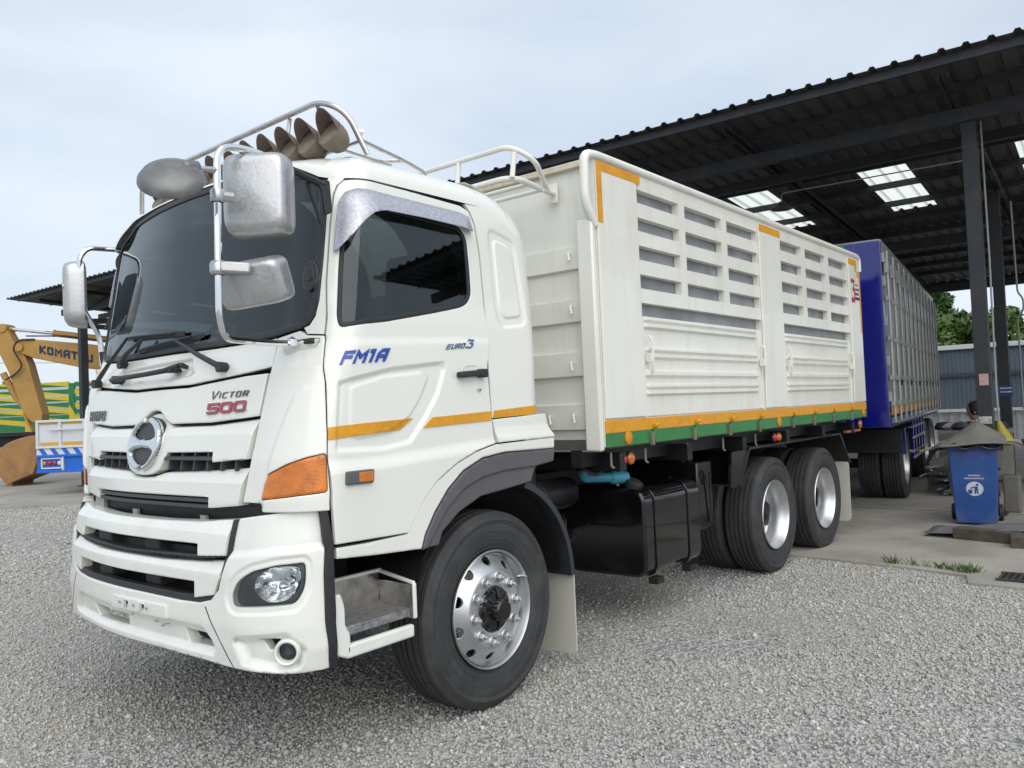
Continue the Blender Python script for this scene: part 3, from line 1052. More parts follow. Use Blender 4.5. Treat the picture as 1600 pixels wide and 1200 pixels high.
pod = [(s2u(1.275) + .036 * math.cos(2 * PI * i / 24), 2.20 + .072 * math.sin(2 * PI * i / 24)) for i in range(24)]
po_ = panel('camera_pod', pod, BLACKG, truck, CABM, off=0.006, thick=0.012, grid=0.02, edge=0.006)
panel('pod_lens', [(s2u(1.275) + .018 * math.cos(2 * PI * i / 20), 2.21 + .035 * math.sin(2 * PI * i / 20)) for i in range(20)], BLACKG, po_, CABM, off=0.010, thick=0.004, grid=0.02, edge=0.004)
# ---- door
door_o = [(1.50, 1.927), (1.676, 1.703), (1.788, 1.482), (1.89, 1.237), (1.92, 1.02), (2.167, 1.015), (2.387, 1.009), (2.421, 1.055), (2.487, 1.143), (2.594, 1.238), (2.726, 1.308), (2.867, 1.356), (3.022, 1.385), (2.968, 1.562), (2.88, 1.833), (2.803, 2.105), (2.76, 2.382), (2.714, 2.552), (2.672, 2.613), (2.606, 2.634), (2.237, 2.645), (1.75, 2.649), (1.60, 2.645), (1.53, 2.62), (1.495, 2.574), (1.475, 2.437), (1.463, 2.167)]
win_o = [(1.645, 1.953), (2.107, 1.986), (2.436, 2.05), (2.62, 2.09), (2.674, 2.116), (2.70, 2.165), (2.684, 2.302), (2.656, 2.466), (2.60, 2.520), (2.287, 2.535), (1.943, 2.54), (1.72, 2.535), (1.63, 2.494), (1.598, 2.434), (1.585, 2.223), (1.592, 2.0)]
emb_outer = [(1.83, 1.707), (2.224, 1.768), (2.549, 1.803), (2.575, 1.78), (2.553, 1.652), (2.49, 1.539), (2.408, 1.428), (2.252, 1.408), (1.93, 1.415)]
emb_inner = [(2.006, 1.687), (2.191, 1.735), (2.432, 1.755), (2.476, 1.73), (2.436, 1.623), (2.387, 1.548), (2.278, 1.479), (2.093, 1.46), (2.05, 1.476), (2.028, 1.56)]
lower_swage = [(1.6, 1.40), (2.3, 1.402), (2.6, 1.43), (3.1, 1.46), (3.6, 1.46), (3.6, 1.39), (3.0, 1.385), (2.6, 1.335), (2.2, 1.33), (1.6, 1.33)]
bulge_low = [(1.4, 1.345), (2.2, 1.345), (2.7, 1.37), (3.6, 1.42), (3.6, .9), (1.4, .9)]
waist = [(1.3, 1.88), (3.8, 1.97), (3.8, .8), (1.3, .8)]
drel = [emboss(U(emb_outer), -0.014, 0.030), emboss(U(emb_inner), 0.008, 0.022), emboss(U(bulge_low), 0.022, 0.07), emboss(U(waist), 0.010, 0.05)]
doors = []
for fm, fl in SIDES:
    win = rpoly(U(win_o), 0.035, 4)
    d = panel('door', U(door_o), WHITE, truck, fm, holes=[win], off=0, thick=0.025, grid=0.026, edge=0.007, relief=drel, flip=fl)
    doors.append(d)
    wi = inset(win, 0.022)
    panel('window_seal', win, RUBBER, d, fm, holes=[wi], off=0.001, thick=0.02, grid=0.05, edge=0.006, flip=fl)
    panel('window', wi, GLASS, d, fm, off=-0.010, thick=0.004, grid=0.08, edge=0, flip=fl)
    # wind deflector above the glass
    vo = [(1.527, 2.308), (1.540, 2.434), (1.562, 2.541), (1.625, 2.582), (1.756, 2.602), (2.076, 2.598), (2.329, 2.595), (2.584, 2.592), (2.652, 2.58), (2.69, 2.505)]
    vi = [(2.665, 2.497), (2.515, 2.502), (2.288, 2.506), (2.041, 2.502), (1.95, 2.485), (1.85, 2.441), (1.735, 2.372), (1.60, 2.311), (1.54, 2.303)]
    vp = U(vo + vi)
    vtop = [(a, b) for a, b in U(vo)]
    def vrel(P):
        dd = pdist(P, vtop + vtop[::-1])
        return 0.012 + 0.05 * np.clip(dd / 0.10, 0, 1) ** 0.7
    panel('wind_deflector', vp, VISOR, d, fm, off=0.004, thick=0.004, grid=0.028, edge=0.004, relief=vrel, flip=fl)
    # handle, lock, stripes, marker
    def at(s, z, o): return Vector(fm(s2u(s), z, o))
    hb = MB()
    p0, p1 = at(2.662, 1.742, 0.035), at(2.862, 1.757, 0.035)
    hb.bar(p0, p1, 0.028, 0.032)
    hb.bar(at(2.84, 1.752, 0.0), at(2.84, 1.752, 0.05), 0.05, 0.045)
    hb.bar(at(2.675, 1.743, 0.0), at(2.675, 1.743, 0.04), 0.02, 0.028)
    hd = hb.build('door_handle', BLACKP, d, bevel=0.007)
    # recess pan behind the handle
    pan = rpoly([(s2u(2.70), 1.70), (s2u(2.81), 1.705), (s2u(2.81), 1.80), (s2u(2.70), 1.795)], 0.03, 4)
    panel('handle_pan', pan, WHITE, d, fm, off=0.0135, thick=0.01, grid=0.02, edge=0.006, relief=emboss(inset(pan, 0.012), -0.012, 0.012), flip=fl)
    lk = MB(); c = at(2.845, 1.674, 0.0)
    lk.lathe([(0.0, -0.02), (0.017, -0.018), (0.019, 0.0), (0.015, 0.004), (0.0, 0.005)], 14, 'y', (c.x, c.y, c.z))
    lk.build('lock', CHROME, d)
    for st in ([(1.775, 1.515), (2.12, 1.526), (2.41, 1.536), (2.337, 1.486), (2.1, 1.474), (1.797, 1.463)], [(2.53, 1.536), (2.962, 1.553), (2.972, 1.506), (2.478, 1.489)]):
        su = U(st)
        def srel(P): return sum(f(P) for f in drel)
        panel('stripe', su, YELLOW, d, fm, off=0.006, thick=0.005, grid=0.02, edge=0, relief=srel, flip=fl)
    mk_ = rpoly([(s2u(2.014), 1.264), (s2u(2.163), 1.262), (s2u(2.163), 1.322), (s2u(2.012), 1.322)], 0.01, 3)
    mo = panel('side_marker', mk_, GREYP, d, fm, off=0.052, thick=0.04, grid=0.05, edge=0.008, flip=fl)
    ml = rpoly([(s2u(2.075), 1.272), (s2u(2.152), 1.271), (s2u(2.152), 1.314), (s2u(2.072), 1.314)], 0.006, 3)
    panel('marker_lens', ml, AMBER, mo, fm, off=0.057, thick=0.008, grid=0.02, edge=0.004, flip=fl)
# lettering on the near door only
strokes('lettering', 'FM1A', mat('letter_outline', (.12, .22, .45), .4), doors[0], CABM, s2u(1.79), s2u(2.165), 1.786, 1.846, 0.0075, 0.003, w=.24, shear=.05, skew=0.018, gap=.22, asp=1.1, grow=.035)  # wider, paler blue copy that rims the dark blue letters
strokes('lettering', 'FM1A', BLUETXT, doors[0], CABM, s2u(1.79), s2u(2.165), 1.786, 1.846, 0.012, 0.004, w=.24, shear=.05, skew=0.018, gap=.22, asp=1.1)
strokes('lettering', 'EURO', TEALTXT, doors[0], CABM, s2u(2.535), s2u(2.662), 1.868, 1.896, 0.0105, 0.003, w=.2, shear=.2, skew=0.012, gap=.25, asp=.95)
strokes('lettering', '3', TEALTXT, doors[0], CABM, s2u(2.674), s2u(2.722), 1.880, 1.928, 0.0105, 0.003, w=.2, shear=.2)

# ---- rear quarter of the cab
XR, RR = .35, .13
def QTR(x, z, o, sg=1):
    W = tab(WT, z)
    if x <= XR: p = (x, -W - o)
    elif x <= XR + RR * PI / 2:
        a = (x - XR) / RR
        p = (XR + (RR + o) * math.sin(a), -(W - RR) - (RR + o) * math.cos(a))
    else: p = (XR + RR + o, -(W - RR) + (x - XR - RR * PI / 2))
    return (p[0], sg * p[1], z)
def QTL(x, z, o): return QTR(x, z, o, -1)
roofz = [(-.9, 2.655), (0.05, 2.655), (.16, 2.63), (.27, 2.56), (.36, 2.46), (.45, 2.38), (.56, 2.33)]
dr = [(3.022, 1.385), (2.968, 1.562), (2.88, 1.833), (2.803, 2.105), (2.76, 2.382), (2.714, 2.552), (2.672, 2.613)]
qo = [(cab(a, b)[0] + .007, b) for a, b in dr[1:]]
qo[0] = (cab(2.985, 1.515)[0] + .007, 1.515)
qo += [(cab(2.64, 2.633)[0], 2.650), (0.05, 2.655)] + [(x, z + .0005) for x, z in roofz[2:]] + [(.56, 1.53)]
qe1 = rpoly([(.085, 2.545), (.30, 2.50), (.345, 2.03), (.12, 2.0), (.085, 2.1)], .05)
qe2 = rpoly([(.125, 2.49), (.27, 2.46), (.31, 2.075), (.155, 2.055), (.125, 2.12)], .04)
for fm, fl in ((QTR, False), (QTL, True)):
    qp = panel('quarter_panel', qo, WHITE, truck, fm, off=0, thick=0.02, grid=0.024, edge=0, relief=[emboss(qe1, -0.010, 0.03), emboss(qe2, 0.008, 0.02)], flip=fl)
    st = [(cab(2.985, 1.56)[0] + .012, 1.555), (.47, 1.579), (.47, 1.528), (cab(2.985, 1.52)[0] + .012, 1.5165)]
    panel('stripe', st, YELLOW, qp, fm, off=0.0035, thick=0.003, grid=0.03, edge=0, flip=fl)
    sk = [(cab(2.985, 1.5)[0] + .01, 1.508), (.475, 1.526), (.50, 1.44), (.535, 1.392), (cab(3.03, 1.39)[0] + .008, 1.386)]
    def skr(P): return 0.02 * np.clip((1.47 - P[:, 1]) / 0.06, 0, 1) ** 1.5 + 0.008
    panel('lower_skirt', sk, WHITE, truck, (lambda x, z, o, g=fm: (x, (1 if g is QTR else -1) * -(1.23 + o), z)), off=0, thick=0.03, grid=0.02, edge=0.006, relief=skr, flip=fl)

# ---- A pillar, corner panels
dfront = [(1.50, 1.927), (1.463, 2.167), (1.475, 2.437), (1.495, 2.574), (1.53, 2.62), (1.60, 2.645)]
pil = [(s + -.016, z) for s, z in dfront] + [(1.60, 2.656), (1.42, 2.662), (1.395, 2.64), (1.43, 2.5), (1.42, 2.29), (1.395, 2.085), (1.36, 2.012), (1.31, 1.972), (1.25, 1.962), (1.30, 1.934)]
cor = [(.955, 1.928), (.992, 1.787), (.978, 1.572), (.96, 1.385), (.918, 1.2), (1.10, 1.2), (1.12, 1.165), (1.87, 1.165)] + [(1.885 - .016, 1.237), (1.788 - .016, 1.482), (1.676 - .016, 1.703), (1.50 - .016, 1.920)] + [(1.29, 1.927), (1.2, 1.950)]
lamp = [(1.116, 1.213), (1.143, 1.281), (1.19, 1.325), (1.39, 1.367), (1.589, 1.394), (1.775, 1.407), (1.812, 1.395), (1.845, 1.241), (1.546, 1.232)]
cre = [(1.9, 1.72), (1.618, 1.705), (1.455, 1.693), (1.365, 1.662), (1.323, 1.613), (1.261, 1.507), (1.19, 1.36), (1.1, 1.0), (2.0, 1.0)]
lamp_u = rpoly(U(lamp), .015, 3)
for fm, fl in SIDES:
    panel('a_pillar', U(pil), WHITE, truck, fm, off=0.0, thick=0.02, grid=0.05, edge=0.0, flip=fl)
    c = panel('corner_panel', U(cor), WHITE, truck, fm, holes=[lamp_u], off=0, thick=0.025, grid=0.024, edge=0.006, relief=[emboss(U(cre), 0.018, 0.030)], flip=fl)
    li = inset(lamp_u, 0.004)
    lo_ = panel('indicator_lamp', li, AMBER, c, fm, off=0.016, thick=0.03, grid=0.02, edge=0.012, drop=0.007, flip=fl, relief=emboss([(1.16, 1.0), (1.24, 1.6), (1.5, 1.6), (1.5, 1.0)], 0.004, 0.02))
    panel('lamp_gasket', rpoly(U(lamp), .015, 3), RUBBER, c, fm, holes=[inset(lamp_u, 0.006)], off=0.006, thick=0.02, grid=0.05, edge=0.002, flip=fl)
    # ledge that carries the mirror foot
    mb = MB()
    ps = [(1.06, 1.90), (1.46, 1.905), (1.44, 1.865), (1.12, 1.84)]
    vs = [fm(s2u(a), b, 0.0) for a, b in ps] + [fm(s2u(a) * (1 if i in (0, 1) else 1), b + (0.0 if i < 2 else 0.012), 0.035 if i < 2 else 0.012) for i, (a, b) in enumerate(ps)]
    mb.add(vs, [(0, 1, 2, 3), (4, 7, 6, 5), (0, 4, 5, 1), (1, 5, 6, 2), (2, 6, 7, 3), (3, 7, 4, 0)])
    mb.build('mirror_ledge', WHITE, c, bevel=0.012, segs=3)

# ---- cowl, front panel, grille bars
cowl = sym([(0, 1.748), (.3, 1.746), (.568, 1.763), (.8, 1.778), (.985, 1.796), (.945, 1.928), (.72, 1.918), (.4, 1.914), (0, 1.915)])
ledge = [(-.75, 1.775), (-.60, 1.87), (.16, 1.87), (.22, 1.775)]
cw = panel('cowl_panel', U(cowl), WHITE, truck, CABM, off=0, thick=0.03, grid=0.026, edge=0.008, relief=[emboss(U([(-.68, 1.785), (-.60, 1.855), (.24, 1.875), (.30, 1.80), (.1, 1.782)]), -0.018, 0.03)])
fpan = sym([(0, 1.628), (.05, 1.622), (.10, 1.600), (.145, 1.573), (.20, 1.557), (.571, 1.556), (.962, 1.577), (.972, 1.766), (.8, 1.762), (.568, 1.747), (.3, 1.730), (0, 1.732)])
fp = panel('front_panel', U(fpan), WHITE, truck, CABM, off=0.004, thick=0.04, grid=0.03, edge=0.010)
b1 = sym([(0, 1.306), (.09, 1.311), (.165, 1.333), (.20, 1.372), (.235, 1.418), (.66, 1.421), (.668, 1.374), (.941, 1.389), (.956, 1.563), (.574, 1.541), (.21, 1.541), (.155, 1.558), (.11, 1.586), (.06, 1.607), (0, 1.613)])
b2 = sym([(0, 1.217), (.365, 1.217), (.655, 1.217), (.655, 1.167), (.896, 1.185), (.928, 1.348), (.56, 1.331), (.235, 1.323), (.19, 1.318), (.10, 1.299), (0, 1.294)])
upface1 = [(-.75, 1.46), (-.70, 1.52), (.70, 1.52), (.75, 1.46)]
def tilt(z0, z1, d):
    """upper part leans back: a crease line along the bar"""
    f = lambda P: d * np.clip((P[:, 1] - z0) / (z1 - z0), 0, 1)
    f.guide = ([(-.9, z0), (.95, z0), (.95, z0 + .0004), (-.9, z0 + .0004)], .008)
    return f
gb = panel('grille_bar', U(b1), WHITE, truck, CABM, off=0.016, thick=0.06, grid=0.026, edge=0.007, drop=0.006, relief=[tilt(1.50, 1.56, -0.034)])
gb2 = panel('grille_bar', U(b2), WHITE, truck, CABM, off=0.016, thick=0.06, grid=0.03, edge=0.007, drop=0.006, relief=[tilt(1.283, 1.34, -0.034)])
panel('grille_backing', U(sym([(0, 1.16), (.93, 1.16), (.95, 1.57), (0, 1.57)])), BLACKP, truck, CABM, off=-0.055, thick=0.01, grid=0.2, edge=0)
DKG = mat('grille_grey', (0.055, 0.058, 0.062), 0.5)
for z, s0, s1 in ((1.395, .20, .92), (1.395, -.92, -.20), (1.205, -.60, .66), (1.178, -.62, .66)):
    mb = MB()
    n = 10
    for i in range(n):
        a, b = s0 + (s1 - s0) * i / n, s0 + (s1 - s0) * (i + 1) / n
        mb.add([cab(a, z - .008, -.05), cab(b, z - .008, -.05), cab(b, z + .008, -.05), cab(a, z + .008, -.05), cab(a, z - .012, .012), cab(b, z - .012, .012), cab(b, z + .004, .012), cab(a, z + .004, .012)],
               [(4, 5, 6, 7), (0, 4, 7, 3), (1, 2, 6, 5), (0, 1, 5, 4), (3, 7, 6, 2)])
    mb.build('grille_louvre', DKG, truck, smooth=None)
for i in range(15):
    s = -.84 + i * .12
    if abs(s) < .2: continue
    mb = MB(); mb.add([cab(s, 1.335, -.05), cab(s, 1.425, -.05), cab(s, 1.425, .002), cab(s, 1.335, .002), cab(s + .012, 1.335, -.05), cab(s + .012, 1.425, -.05), cab(s + .012, 1.425, .002), cab(s + .012, 1.335, .002)],
                      [(0, 1, 2, 3), (4, 7, 6, 5), (3, 2, 6, 7), (0, 3, 7, 4), (1, 5, 6, 2)])
    mb.build('grille_vane', DKG, truck, smooth=None)

# ---- emblem: chrome oval with cross piece
def emblem_poly(a, b, t, g):
    """one closed outline: outer oval open at top and bottom, bars joining the two sides"""
    n = 22
    P = []
    oa = lambda th: (a * math.sin(th), b * math.cos(th))
    ia = lambda th: ((a - t) * math.sin(th), (b - t * .75) * math.cos(th))
    th0 = g
    P += [oa(th0 + (PI - 2 * th0) * i / n) for i in range(n + 1)]
    zc = b * .20
    thi = math.acos(min(1, zc * 1.5 / (b - t * .75)))
    P += [ia(PI - th0 * .9 - (PI - th0 * .9 - (PI - thi)) * i / 9) for i in range(10)]
    P += [((a - t) * .60, -zc), (0, -zc * .82), (-(a - t) * .60, -zc)]
    P += [(-x, y) for x, y in reversed([ia(PI - th0 * .9 - (PI - th0 * .9 - (PI - thi)) * i / 9) for i in range(10)])]
    P += [(-x, y) for x, y in [oa(PI - th0 - (PI - 2 * th0) * i / n) for i in range(n + 1)]]
    inn = [ia(th0 * .9 + (thi - th0 * .9) * i / 9) for i in range(10)]
    P += [(-x, y) for x, y in inn]
    P += [(-(a - t) * .60, zc), (0, zc * .82), ((a - t) * .60, zc)]
    P += list(reversed(inn))
    return P
EZ = 1.462
ell = [(.156 * math.cos(2 * PI * i / 40), EZ + .129 * math.sin(2 * PI * i / 40)) for i in range(40)]
eb = panel('emblem', ell, mat('emblem_dark', (0.035, 0.035, 0.04), 0.4), truck, CABM, off=0.020, thick=0.03, grid=0.03, edge=0.004)
ep = [(x - 0.006, EZ + y) for x, y in emblem_poly(.163, .136, .044, .10)]
panel('emblem_oval', ep, mat('emblem_chrome', (.75, .75, .76), .06, metal=1, var=0), eb, CABM, off=0.021, thick=0.012, grid=0.007, edge=0, relief=lambda P: .022 * (1 - (1 - np.clip(pdist(P, ep) / .024, 0, 1)) ** 2) ** .5)
DARKL = mat('letter_dark', (0.05, 0.05, 0.055), 0.3)
strokes('lettering', 'V', mat('letter_grey', (.16, .16, .17), .25, metal=.6), fp, CABM, s2u(.545), s2u(.604), 1.664, 1.703, 0.0055, 0.004, w=.11, shear=.3)
strokes('lettering', 'ICTOR', mat('letter_grey', (.16, .16, .17), .25, metal=.6), fp, CABM, s2u(.620), s2u(.858), 1.6675, 1.695, 0.0055, 0.004, w=.12, shear=.3, skew=.002, gap=.42)
strokes('lettering', '500', CHROME, fp, CABM, s2u(.545), s2u(.870), 1.596, 1.646, 0.005, 0.006, w=.27, gap=.16, asp=1.2, skew=.006, grow=.04)
strokes('lettering', '500', REDTXT, fp, CABM, s2u(.545), s2u(.870), 1.596, 1.646, 0.0125, 0.003, w=.24, gap=.19, asp=1.17, skew=.006)
strokes('lettering', 'HINO', mat('letter_grey', (.16, .16, .17), .25, metal=.6), fp, CABM, s2u(-1.0), s2u(-.69), 1.590, 1.646, 0.005, 0.008, w=.2, gap=.42, asp=.85)

# ---- roof
def roof_base(s):
    """ring of the roof edge; parameter runs from front centre to rear centre"""
    if s < 3.0:
        z = tab([(0, 2.793), (.45, 2.791), (.875, 2.778), (1.154, 2.712), (1.3, 2.676), (1.42, 2.661), (1.6, 2.655), (3, 2.655)], s)
        ri = tab([(0, .42), (.8, .42), (1.4, .24), (3, .22)], s)
        ru = tab([(0, .065), (.8, .07), (1.4, .150), (3, .165)], s)
        p = cab(s, z, 0.0)
        q = cab(s, z, -1.0)
        n = Vector((q[0] - p[0], q[1] - p[1], 0))
    else:
        x = cab(2.75, 2.66)[0] + (s - 3.0)
        z = tab(roofz, x)
        p = QTR(x, z, 0.0)
        q = QTR(x, z, -.1)
        n = Vector((q[0] - p[0], q[1] - p[1], 0))
        k = min(1, max(0, (x - .0) / .5))
        ri, ru = .22 + .2 * k, 2.82 - z
    return Vector(p), n.normalized(), ri, ru
ss = [i * .05 for i in range(56)] + [3.0 + .03 * i for i in range(0, 24)] + [3.72 + .1 * i for i in range(12)]
nr = 9
ring = []
for sg in (1, -1):
    seq = ss if sg == 1 else list(reversed(ss))[:-1]
    for s in seq:
        p, n, ri, ru = roof_base(s)
        row = []
        for i in range(nr + 1):
            ph = i / nr * PI / 2
            v = p + n * (ri * (1 - math.cos(ph))) + Vector((0, 0, ru * math.sin(ph)))
            row.append((v.x, sg * v.y, v.z))
        c = Vector((-.25, 0, 2.862))
        e = Vector(row[-1])
        for k in (.33, .66, 1.0):
            w = e.lerp(c, k)
            row.append((w.x, w.y, e.z + (2.862 - e.z) * (1 - (1 - k) ** 2)))
        ring.append(row)
V_, F_ = [], []
w_ = len(ring[0])
for row in ring: V_ += row
N_ = len(ring)
for i in range(N_):
    for j in range(w_ - 1):
        a, b = i * w_ + j, ((i + 1) % N_) * w_ + j
        F_.append((a, b, b + 1, a + 1))
mb = MB(); mb.add(V_, F_)
rf = mb.build('roof', WHITE, truck, smooth=50)
bmx = bmesh.new(); bmx.from_mesh(rf.data); bmesh.ops.remove_doubles(bmx, verts=bmx.verts, dist=0.0008); bmx.to_mesh(rf.data); bmx.free()
# back wall of the cab with window, floor, firewall liner
mb = MB(); mb.box(.44, .475, -1.10, 1.10, 1.25, 2.36)
mb.build('back_wall', WHITE, truck, smooth=None)
mb = MB(); mb.box(-1.0, .44, -1.16, 1.16, 1.19, 1.24); mb.build('cab_floor', LINER, truck, smooth=None)
mb = MB(); mb.box(-1.0, -.96, -.85, .85, 1.1, 1.80); mb.build('firewall', LINER, truck, smooth=None)
mb = MB(); mb.prism([(-.95, 1.83), (-.90, 1.90), (-.62, 1.92), (-.55, 1.82), (-.60, 1.5), (-.95, 1.5)], lambda p, q, d: (p, d, q), -.98, .98)
mb.build('dashboard', mat('dash_grey', (0.06, 0.06, 0.065), 0.7), truck, bevel=0.03, segs=3)
# steering wheel on the driver's side, seats
mb = MB()
mtx = Matrix.Translation((-.50, .55, 2.03)) @ Matrix.Rotation(math.radians(-58), 4, 'Y')
mb.tube([mtx @ Vector((.22 * math.cos(a * PI / 14), .22 * math.sin(a * PI / 14), 0)) for a in range(28)], .018, 8, closed=True)
mb.bar(mtx @ Vector((-.2, 0, 0)), mtx @ Vector((.2, 0, 0)), .05, .02); mb.bar(mtx @ Vector((0, 0, 0)), mtx @ Vector((0, 0, -.3)), .06, .06)
mb.build('steering_wheel', BLACKP, truck)
for y in (-.55, .55):
    mb = MB()
    mb.prism(rpoly([(-.28, 1.60), (.18, 1.57), (.30, 2.25), (.24, 2.52), (.14, 2.52), (.06, 1.78), (-.28, 1.76)], .07, 4), lambda p, q, d, y=y: (p, y + d, q), -.25, .25)
    mb.build('seat', SEATM, truck, bevel=.03, segs=3)

# ---- wipers, grab handle
def onc(s, z, o): return Vector(cab(s, z, o))
for piv, tipp, b0_, b1_ in (((-.91, 1.805), (-.54, 2.047), (-.60, 2.047), (.15, 2.015)), ((-.58, 1.90), (-.29, 2.022), None, None), ((.62, 1.815), (.095, 1.986), (-.385, 1.958), (.35, 1.99))):
    mb = MB()
    mb.lathe([(0, .02), (.022, .015), (.026, -.03), (.0, -.03)], 12, 'x', tuple(onc(piv[0], piv[1], .02)))
    pa = [onc(piv[0], piv[1], .035), onc(piv[0] * .6 + tipp[0] * .4, piv[1] * .6 + tipp[1] * .4, .055), onc(tipp[0], tipp[1], .035)]
    mb.tube(pa, [.016, .013, .008], 6)
    w = mb.build('wiper_arm', BLACKP, truck)
    if b0_:
        mb = MB()
        pts = [onc(b0_[0] + (b1_[0] - b0_[0]) * i / 8, b0_[1] + (b1_[1] - b0_[1]) * i / 8, .012) for i in range(9)]
        for p, q in zip(pts, pts[1:]): mb.bar(p, q, .006, .022)
        mb.tube([onc(b0_[0] + (b1_[0] - b0_[0]) * i / 8, b0_[1] + (b1_[1] - b0_[1]) * i / 8 + .004, .026 + .008 * math.sin(i / 8 * PI)) for i in range(1, 8)], .006, 6)
        mb.build('wiper_blade', RUBBER, w)
mb = MB()
mb.tube([onc(-.60, 1.812, .045), onc(-.40, 1.815, .055), onc(-.1, 1.818, .06), onc(.1, 1.826, .055), onc(.20, 1.845, .035)], [.014, .015, .014, .015, .016], 8)
mb.lathe([(0, -.035), (.024, -.03), (.026, .03), (0, .05)], 10, 'x', tuple(onc(-.57, 1.812, .02)))
mb.bar(onc(.12, 1.826, -.01), onc(.12, 1.826, .055), .08, .022)
mb.bar(onc(.20, 1.838, -.01), onc(.215, 1.852, .04), .03, .02)
mb.build('grab_handle', BLACKP, truck, bevel=.004)

# ---- bumper
bar3 = sym([(0, 1.015), (.36, 1.016), (.752, 1.019), (.765, .967), (1.003, .981), (1.018, 1.129), (.725, 1.112), (.33, 1.103), (0, 1.102)])
bar4 = sym([(0, .852), (.40, .854), (.757, .857), (.764, .787), (.935, .812), (.978, .886), (.982, .956), (.78, .943), (.39, .929), (0, .929)])
panel('bumper_bar', UB(bar3), BUMPW, truck, BMPM, off=0.004, thick=0.06, grid=0.018, edge=0.006, drop=0.005, relief=[tilt(1.07, 1.12, -0.03)])
panel('bumper_bar', UB(bar4), BUMPW, truck, BMPM, off=0.004, thick=0.06, grid=0.018, edge=0.006, drop=0.005, relief=[tilt(.905, .95, -0.026)])
bb = sym([(0, .517), (.4, .520), (.8, .519), (1.1, .514), (1.33, .506), (1.62, .499), (1.93, .501), (1.86, 1.008), (1.757, 1.176), (1.413, 1.160), (1.087, 1.137), (1.052, 1.130), (1.036, .968), (1.022, .952), (.972, .836), (.907, .787), (.802, .767), (.615, .761), (.286, .762), (0, .762)])
head = [(1.104, .813), (1.138, .867), (1.189, .896), (1.283, .926), (1.467, .950), (1.70, .957), (1.719, .893), (1.703, .843), (1.652, .802), (1.615, .790), (1.381, .783), (1.136, .775)]
fogc = (1.561, .594)
fo = [(s2u(1.561, .56) + .047 * math.cos(2 * PI * i / 24), .594 + .047 * math.sin(2 * PI * i / 24)) for i in range(24)]
slot_r = rpoly(UB([(.60, .632), (.892, .630), (.935, .577), (.655, .573)]), .012, 3)
slot_l = rpoly(UB([(-.57, .625), (-.03, .628), (-.03, .575), (-.46, .570)]), .012, 3)
fslot = UB([(1.34, .646), (1.50, .646), (1.49, .600), (1.40, .597)])
mir = lambda P: [(-a, b) for a, b in P]
hu = rpoly(UB(head), .02, 3)
frec = UB([(1.13, .635), (1.347, .650), (1.56, .660), (1.70, .60), (1.66, .535), (1.5, .522), (1.232, .545)])
upc = UB([(1.03, .985), (1.458, 1.010), (1.95, 1.020), (1.95, 1.3), (1.0, 1.3)])
lowl = UB([(-.80, .655), (.84, .655), (.95, .56), (-.90, .56)])
hl = inset(hu, -0.03)
brel = [emboss(frec, -0.035, .05), emboss(mir(frec), -0.035, .05), emboss(upc, -0.022, .035), emboss(mir(upc), -0.022, .035), emboss(rpoly(lowl, .03), -0.028, .04), emboss(hl, -0.008, .02), emboss(mir(hl), -0.008, .02)]
bo = panel('bumper', UB(bb), BUMPW, truck, BMPM, holes=[hu, mir(hu), fo, mir(fo), slot_r, slot_l, fslot, mir(fslot)], off=0, thick=0.05, grid=0.024, edge=0.008, relief=brel)
# plate bracket
pl = UB([(-.14, .665), (.495, .668), (.495, .728), (-.14, .722)])
po = panel('plate_bracket', rpoly(pl, .006, 2), BUMPW, bo, BMPM, holes=[UB([(.03, .690), (.075, .690), (.075, .712), (.03, .712)]), UB([(.22, .690), (.265, .690), (.265, .712), (.22, .712)])], off=0.012, thick=0.012, grid=0.05, edge=0.003)
for s_ in (.03, .22):
    panel('bracket_hole', UB([(s_, .690), (s_ + .045, .690), (s_ + .045, .712), (s_, .712)]), BLACKP, po, BMPM, off=0.002, thick=0.004, grid=0.05, edge=0)
for s_, z_ in ((-.02, .700), (.15, .700), (.30, .700), (.12, .655), (.40, .652), (.47, .640), (.52, .655)):
    c = bump(s_, z_, 0.008)
    mb = MB(); mb.lathe([(0, -.012), (.007, -.010), (.009, 0.004)], 10, 'x', c); mb.build('rivet', mat('rivet_grey', (.35, .34, .32), .5), po)
